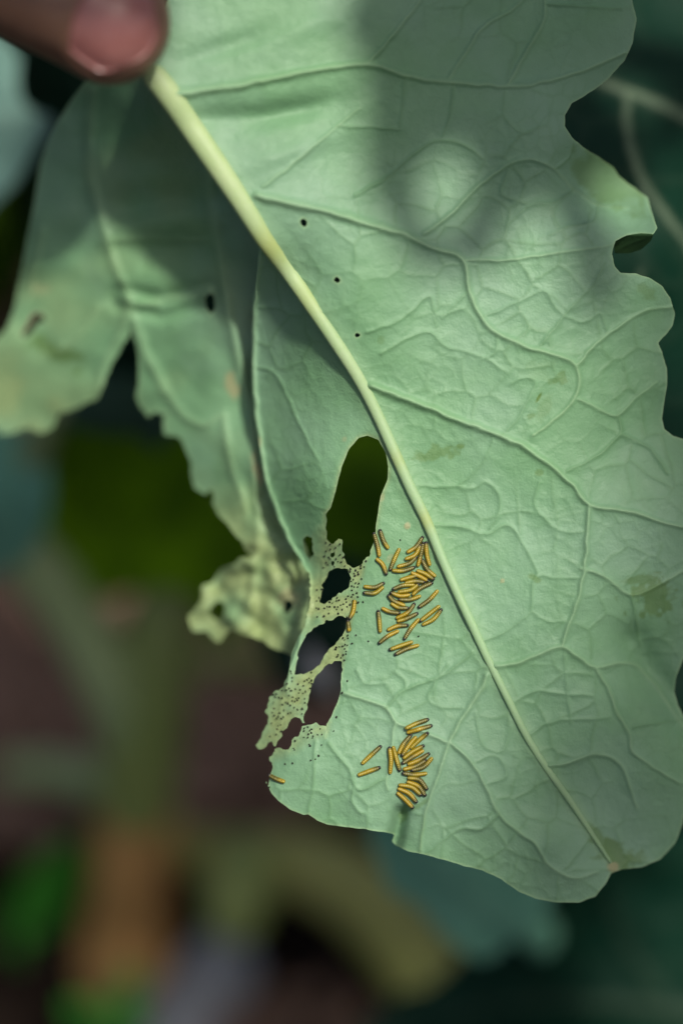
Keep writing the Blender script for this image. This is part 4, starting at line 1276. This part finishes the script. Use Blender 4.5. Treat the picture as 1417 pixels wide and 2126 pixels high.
bg_leaf(pl, [(-300, 20), (-60, 40), (10, 80), (38, 120), (45, 190), (75, 225), (112, 245), (100, 280), (60, 330), (10, 400), (-80, 470), (-300, 500), (-420, 250)],
        [(-300, 20, 88), (40, 120, 78), (110, 250, 76), (0, 400, 84), (-300, 450, 100), (-80, 250, 84)], [Vn([(-350, 260), (-150, 250), (60, 240)], 14, 6, 10, 4, .5)], [M_PALE, M_DARK], 10, 17)
bg_leaf(pl, [(-250, 330), (-50, 350), (80, 300), (150, 330), (110, 450), (60, 540), (0, 620), (-100, 660), (-300, 600)],
        [(-250, 330, 118), (150, 330, 120), (0, 620, 126), (-300, 600, 136), (0, 450, 116)], [Vn([(-280, 450), (-60, 450), (90, 400)], 12, 6, 9, 4, .4)], [M_LIME2, M_DARK], 12, 21)
bg_leaf(pl, [(-120, 520), (0, 560), (60, 600), (40, 720), (-40, 760), (-200, 720)], [(-120, 520, 140), (60, 600, 138), (-40, 760, 140), (-200, 700, 150)], [Vn([(-150, 640), (40, 650)], 10, 6, 8, 4, .4)],
        [leaf_mat('ageing_leaf', (0.09, 0.062, 0.018), (0.13, 0.085, 0.026), (0.24, 0.2, 0.08), 0.6, 0.2, None, False), M_DARK], 12, 22)
tube('leaf_stalk', [(-60, 1050, .546), (-240, 880, .535), (-380, 600, .52), (-350, 300, .492)], [.0066, .006, .0055, .004], M_PETI, pl)
tube('leaf_stalk', [(-360, 560, .519), (-300, 480, .525), (-180, 450, .521)], [.004, .0036, .003], M_PETI, pl)
tube('leaf_stalk', [(-300, 780, .53), (-230, 700, .542), (-140, 640, .543)], [.004, .0036, .003], M_PETI, pl)
tube('leaf_stalk', [(30, 1130, .548), (60, 980, .528), (100, 880, .506), (130, 840, .498)], [.005, .0042, .0035, .003], M_PETI, pl)

bg_leaf(pl, [(-200, 60), (60, 20), (300, 60), (470, 200), (520, 480), (500, 760), (380, 860), (200, 800), (80, 640), (60, 400), (20, 240)],
        [(-200, 60, 100), (300, 60, 106), (520, 480, 104), (380, 860, 112), (80, 640, 116), (250, 420, 100)], [Vn([(100, 700), (220, 480), (320, 180)], 12, 7, 9, 5, .3)], [M_DARK, M_BLUE], 14, 23)
tube('leaf_stalk', [(-120, 990, .542), (-60, 880, .530), (30, 780, .520), (110, 700, .508)], [.005, .0045, .004, .003], M_PETI, pl)

# --- plant on the right, its big dark leaves and the leaf hanging over the scene
pr = empty('kale_plant', tuple(W3((1500, 2300, ground_d(2300)))), 'kale plant with large dark teal leaves beyond the chewed leaf', 'plant')
tube('stem', [(1560, 2500, ground_d(2500)), (1580, 2200, .56), (1620, 1800, .53), (1660, 1300, .51), (1700, 800, .50), (1720, 300, .49)], [.013, .0125, .012, .011, .010, .009], M_STEM, pr)
M_STEM2 = plain_mat('old_green_stem', (0.27, 0.29, 0.075), (0.36, 0.37, 0.12), 25, 0.6, 0.4, 0.002)
tube('lower_branch', [(1570, 2420, .585), (1300, 2330, .615), (1050, 2180, .622), (905, 2040, .615), (825, 1935, .612), (740, 1850, .612), (640, 1800, .612), (540, 1785, .614), (440, 1770, .618), (340, 1745, .622)],
     [.012, .0115, .0112, .0110, .0108, .0102, .0092, .0078, .0062, .0052], M_STEM2, pr)
tube('leaf_scar_stub', [(505, 1785, .612), (492, 1830, .605), (488, 1895, .602)], [.0082, .0088, .0080], M_STEM, pr)
# upper right leaf with pale forked vein
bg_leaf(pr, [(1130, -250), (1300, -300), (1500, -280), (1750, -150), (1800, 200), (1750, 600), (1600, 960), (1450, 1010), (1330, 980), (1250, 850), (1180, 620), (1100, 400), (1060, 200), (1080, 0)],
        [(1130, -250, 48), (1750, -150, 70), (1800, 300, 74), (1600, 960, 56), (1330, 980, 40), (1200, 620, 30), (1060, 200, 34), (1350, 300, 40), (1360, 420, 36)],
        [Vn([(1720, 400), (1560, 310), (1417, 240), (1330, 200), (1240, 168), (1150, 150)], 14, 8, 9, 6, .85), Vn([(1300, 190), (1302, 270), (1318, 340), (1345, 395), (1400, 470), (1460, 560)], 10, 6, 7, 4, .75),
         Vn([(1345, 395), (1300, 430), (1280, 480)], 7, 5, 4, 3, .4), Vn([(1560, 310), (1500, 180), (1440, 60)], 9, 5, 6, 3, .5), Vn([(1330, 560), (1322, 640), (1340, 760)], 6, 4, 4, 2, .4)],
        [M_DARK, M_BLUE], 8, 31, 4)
tube('leaf_stalk', [(1715, 400, .492), (1740, 420, .478), (1690, 385, .468)], [.006, .005, .004], M_PETI, pr)
bg_leaf(pr, [(1280, 960), (1400, 900), (1600, 950), (1750, 1200), (1700, 1500), (1560, 1640), (1420, 1560), (1340, 1400), (1290, 1200)],
        [(1280, 960, 70), (1600, 950, 80), (1700, 1500, 80), (1420, 1560, 70), (1450, 1250, 68)], [Vn([(1680, 1200), (1500, 1250), (1350, 1300)], 12, 6, 9, 4, .5)], [M_DARK, M_BLUE], 12, 33)
# lower right leaves
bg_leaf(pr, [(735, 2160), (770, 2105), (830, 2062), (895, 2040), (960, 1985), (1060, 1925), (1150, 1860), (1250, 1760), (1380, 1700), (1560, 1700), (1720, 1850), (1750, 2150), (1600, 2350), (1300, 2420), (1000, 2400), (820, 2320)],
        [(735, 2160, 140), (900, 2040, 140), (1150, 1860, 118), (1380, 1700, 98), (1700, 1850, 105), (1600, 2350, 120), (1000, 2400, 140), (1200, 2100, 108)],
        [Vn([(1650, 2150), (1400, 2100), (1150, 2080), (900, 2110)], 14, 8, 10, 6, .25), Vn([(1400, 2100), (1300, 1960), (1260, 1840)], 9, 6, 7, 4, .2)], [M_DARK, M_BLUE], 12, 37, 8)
bg_leaf(pr, [(770, 1700), (850, 1640), (1000, 1640), (1120, 1700), (1160, 1800), (1130, 1900), (1060, 1960), (985, 1990), (930, 1960), (880, 1900), (820, 1860), (785, 1790)],
        [(770, 1700, 96), (1000, 1640, 86), (1150, 1800, 92), (985, 1990, 108), (820, 1860, 104), (960, 1820, 96)],
        [Vn([(1090, 1930), (980, 1860), (880, 1770)], 12, 7, 9, 5, .35), Vn([(980, 1860), (990, 1770), (980, 1700)], 8, 5, 6, 4, .3)], [M_TEAL, M_DARK], 12, 41, 8)
tube('leaf_stalk', [(1590, 2150, .556), (1400, 2060, .548), (1220, 2000, .535), (1060, 1900, .507)], [.007, .006, .005, .004], M_TEAL, pr)
tube('leaf_stalk', [(1572, 2300, .57), (1640, 2230, .54), (1600, 2150, .520)], [.007, .006, .005], M_PETI, pr)
tube('leaf_stalk', [(1665, 1250, .51), (1700, 1190, .49), (1660, 1205, .480)], [.006, .005, .004], M_PETI, pr)
# pale bud and leaf scraps seen through the holes
bg_leaf(pr, [(560, 1180), (640, 1150), (760, 1160), (800, 1280), (770, 1420), (700, 1450), (600, 1440), (540, 1330)], [(560, 1180, 118), (760, 1160, 120), (700, 1450, 116), (560, 1400, 118)],
        [Vn([(760, 1300), (650, 1300), (570, 1310)], 10, 6, 8, 4, .3)], [M_DARK, M_BLUE], 12, 43)
tube('leaf_stalk', [(1590, 2100, .554), (1300, 1800, .55), (1000, 1500, .53), (770, 1310, .519)], [.006, .0055, .005, .004], M_PETI, pr)
tube('flower_bud', [(690, 1440, .512), (672, 1405, .508), (648, 1375, .507), (640, 1345, .507)], [.0012, .0024, .0022, .0008], plain_mat('pale_bud', (0.40, 0.38, 0.36), (0.52, 0.50, 0.47), 200, 0.6, 0.2, 0.001), pr)

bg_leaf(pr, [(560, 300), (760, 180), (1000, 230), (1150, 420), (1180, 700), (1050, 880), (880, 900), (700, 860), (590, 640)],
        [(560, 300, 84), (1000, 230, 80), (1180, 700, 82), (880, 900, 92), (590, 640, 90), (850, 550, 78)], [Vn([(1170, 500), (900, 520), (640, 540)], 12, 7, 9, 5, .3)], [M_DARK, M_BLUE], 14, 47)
tube('leaf_stalk', [(1702, 780, .500), (1500, 640, .508), (1300, 540, .495), (1150, 500, .482)], [.006, .0055, .005, .004], M_PETI, pr)

# leaf hanging above the frame, between the sun and the held leaf (it throws the dappled shade)
SH_T = 0.125


def over(px_, py_, t=SH_T):
    return P(np.array(float(px_)), np.array(float(py_)), np.array(D0 + float(blade_depth(np.array(float(px_)), np.array(float(py_)))) / 1000)) + L * t


def cam_px(w):
    r = w - CAM; d = r @ F
    return (708.5 + (r @ R) / d / K, 1063 - (r @ U) / d / K, d)


OVER = [(742, 170), (747, 250), (744, 330), (760, 410), (800, 470), (830, 540), (880, 575), (950, 560), (1000, 575), (1040, 520), (1060, 470), (1120, 430), (1150, 480), (1175, 560), (1190, 640), (1240, 650), (1280, 590), (1290, 500),
        (1240, 440), (1250, 370), (1330, 330), (1420, 300), (1500, 150), (1450, -80), (1300, -220), (1100, -300), (920, -260), (800, -160), (745, -60), (700, 40), (725, 110)]
OHOLE = [(905, 330), (945, 320), (968, 360), (960, 420), (935, 470), (900, 480), (880, 430), (885, 370)]
opx = [cam_px(over(a, b)) for a, b in OVER]; ohx = [cam_px(over(a, b)) for a, b in OHOLE]
oc = [(a, b, (d - D0) * 1000) for a, b, d in opx]
f_over = rbf(oc + [(a, b, (d - D0) * 1000) for a, b, d in ohx])
osheet = Sheet(spline([(a, b) for a, b, d in opx], 4, True), [spline([(a, b) for a, b, d in ohx], 4, True)], lambda x, y: f_over(x, y), 9.0,
               [Vn([cam_px(over(1450, 60))[:2], cam_px(over(1150, 120))[:2], cam_px(over(860, 250))[:2]], 14, 7, 8, 4, .5)], 3.0,
               lambda x, y, e, n: (0 * x, 0 * x))
z = np.zeros(len(osheet.x))
osheet.build(pr, [M_DARK, M_BLUE], 0.5, {'chew': z, 'stain': z, 'dry': z}, 'leaf')
a_, b_, d_ = cam_px(over(1450, 60))
tube('leaf_stalk', [(1715, 400, .491), (2050, -300, .44), (2100, -700, .36), (a_ + 150, b_ - 20, d_ + 0.004), (a_ - 40, b_, d_)], [.0075, .0065, .0055, .0045, .003], M_PETI, pr)

SHADE_OV2 = [(-260, -420), (-40, -480), (150, -440), (290, -360), (350, -230), (356, -90), (344, 60), (328, 190), (275, 205), (200, 215), (110, 225), (20, 215), (-100, 180), (-300, 130), (-420, 0), (-400, -240)]  # unseen leaf added above the frame to shade the thumb and lobe top
o2 = [cam_px(P(np.array(float(a)), np.array(float(b)), np.array(0.388)) + L * 0.115) for a, b in SHADE_OV2]
f2 = rbf([(a, b, (d - D0) * 1000) for a, b, d in o2])
o2s = Sheet(spline([(a, b) for a, b, d in o2], 4, True), [], lambda x, y: f2(x, y), 10.0, [Vn([o2[0][:2], o2[6][:2]], 14, 7, 8, 4, .5)], 3.0, lambda x, y, e, n: (0 * x, 0 * x))
z = np.zeros(len(o2s.x))
o2s.build(pr, [M_DARK, M_BLUE], 0.5, {'chew': z, 'stain': z, 'dry': z}, 'leaf')
tube('leaf_stalk', [(2100, -700, .36), (1500, -1500, .30), (700, -1500, .28), (o2[3][0], o2[3][1], o2[3][2])], [.0055, .005, .0045, .003], M_PETI, pr)  # stalk made up to carry the added shading leaf

SHADE_OV3 = [(1000, 1530), (1090, 1450), (1200, 1370), (1280, 1230), (1275, 1000), (1245, 780), (1285, 600), (1420, 470), (1600, 430), (1800, 600), (1880, 1000), (1900, 1450), (1900, 1750), (1800, 2000), (1500, 2150), (1200, 2130), (1000, 2020), (940, 1850), (960, 1680)]  # unseen high leaf, added to cast soft shade on the right and lower blade
o3 = np.array([P(np.array(float(a)), np.array(float(b)), np.array(0.402)) + L * 0.44 for a, b in SHADE_OV3])
c3 = o3.mean(0)
hi = [c3] + [p + 0.0 for p in o3]
ring3 = spline(o3, 6, True)
lay = []
for q in (1.0, 0.85, 0.6, 0.3):
    for k, p in enumerate(ring3):
        lay.append(c3 + (p - c3) * q + np.array([0, 0, 0.004 * math.sin(k * 0.7) * q]))
n3 = len(ring3)
V3 = np.array(lay + [c3]); m3 = len(V3)
V3 = np.vstack([V3, V3 - L * 0.0006])
q3 = np.array([(a * n3 + k, a * n3 + (k + 1) % n3, (a + 1) * n3 + (k + 1) % n3, (a + 1) * n3 + k) for a in range(3) for k in range(n3)])
t3 = np.array([(3 * n3 + k, 3 * n3 + (k + 1) % n3, m3 - 1) for k in range(n3)])
r3 = np.array([(k, (k + 1) % n3, (k + 1) % n3 + m3, k + m3) for k in range(n3)])
me = mesh_from('leaf', V3, [q3, t3, q3[:, ::-1] + m3, t3[:, ::-1] + m3, r3])
attr(me, 'vein', np.zeros(len(V3)))
obj('leaf', me, M_DARK, pr)
e3 = o3[9]
me = tube_mesh('leaf_stalk', [W3((1720, 300, .49)), W3((2600, -600, .42)), e3 + np.array([0.10, 0.06, 0.03]), e3 + (c3 - e3) * 0.15], [.009, .008, .006, .004])  # stalk made up for the added high shading leaf
obj('leaf_stalk', me, M_PETI, pr)

# --- weeds, stone
def weed(base, leaves, label, mat=M_WEED):
    rt = empty('weed', tuple(W3(base)), label, 'weed')
    for outline, ctrl, vein in leaves:
        bg_leaf(rt, outline, ctrl, [Vn(vein, 8, 5, 6, 3, .4)], [mat, mat], 10, 51, 4, 'leaf', 1.0)
        v0 = vein[0]
        dd = ctrl[0][2] / 1000 + D0
        tube('leaf_stalk', [base, ((base[0] + v0[0]) / 2 + 8, (base[1] + v0[1]) / 2, (base[2] + dd) / 2 - 0.004), (v0[0], v0[1], dd)], [.0016, .0015, .0012], mat, rt, 8)
    return rt


weed((40, 1990, ground_d(1990)), [([(20, 1945), (30, 1860), (70, 1790), (130, 1745), (185, 1740), (190, 1800), (160, 1870), (100, 1930)], [(20, 1945, 225), (185, 1740, 222), (100, 1830, 220)], [(20, 1945), (90, 1850), (180, 1750)])],
     'weed with one oval bright green leaf beside the woody foot')
weed((215, 2190, ground_d(2190) - 0.005), [([(215, 2140), (160, 2125), (135, 2085), (180, 2075), (225, 2100)], [(220, 2135, 196), (135, 2085, 196), (190, 2100, 195)], [(218, 2135), (180, 2100), (140, 2085)]),
                                           ([(230, 2130), (235, 2070), (262, 2010), (295, 2035), (290, 2090), (260, 2125)], [(235, 2128, 196), (265, 2012, 200), (285, 2080, 198)], [(236, 2125), (255, 2070), (265, 2015)]),
                                           ([(240, 2140), (290, 2110), (320, 2130), (300, 2160)], [(245, 2138, 196), (318, 2130, 198), (290, 2112, 197)], [(245, 2138), (300, 2130), (318, 2130)])],
     'low weed with a tuft of small bright green leaves on bare soil')

bm = bmesh.new()
bmesh.ops.create_icosphere(bm, subdivisions=3, radius=1.0)
for v in bm.verts:
    n_ = 1 + 0.14 * math.sin(3.1 * v.co.x + 1) * math.cos(2.7 * v.co.y) + 0.10 * math.sin(4.3 * v.co.z + 2 * v.co.x)
    v.co = Vector((v.co.x * 0.012, v.co.y * 0.022, v.co.z * 0.008)) * n_
sm_me = bpy.data.meshes.new('stone'); bm.to_mesh(sm_me); bm.free()
for p in sm_me.polygons: p.use_smooth = True
sm_me.materials.append(plain_mat('grey_stone', (0.22, 0.235, 0.25), (0.32, 0.34, 0.36), 90, 0.8, 0.5, 0.001))
st = bpy.data.objects.new('stone', sm_me)
g = W3((405, 2075, ground_d(2075)))
st.location = (g[0], g[1], float(soil_h(np.array(g[0]), np.array(g[1]))) + 0.005); st.rotation_euler = (0, 0.1, -0.5)
link(st); tag(st, 'smooth oblong grey stone lying on the soil', 'stone')
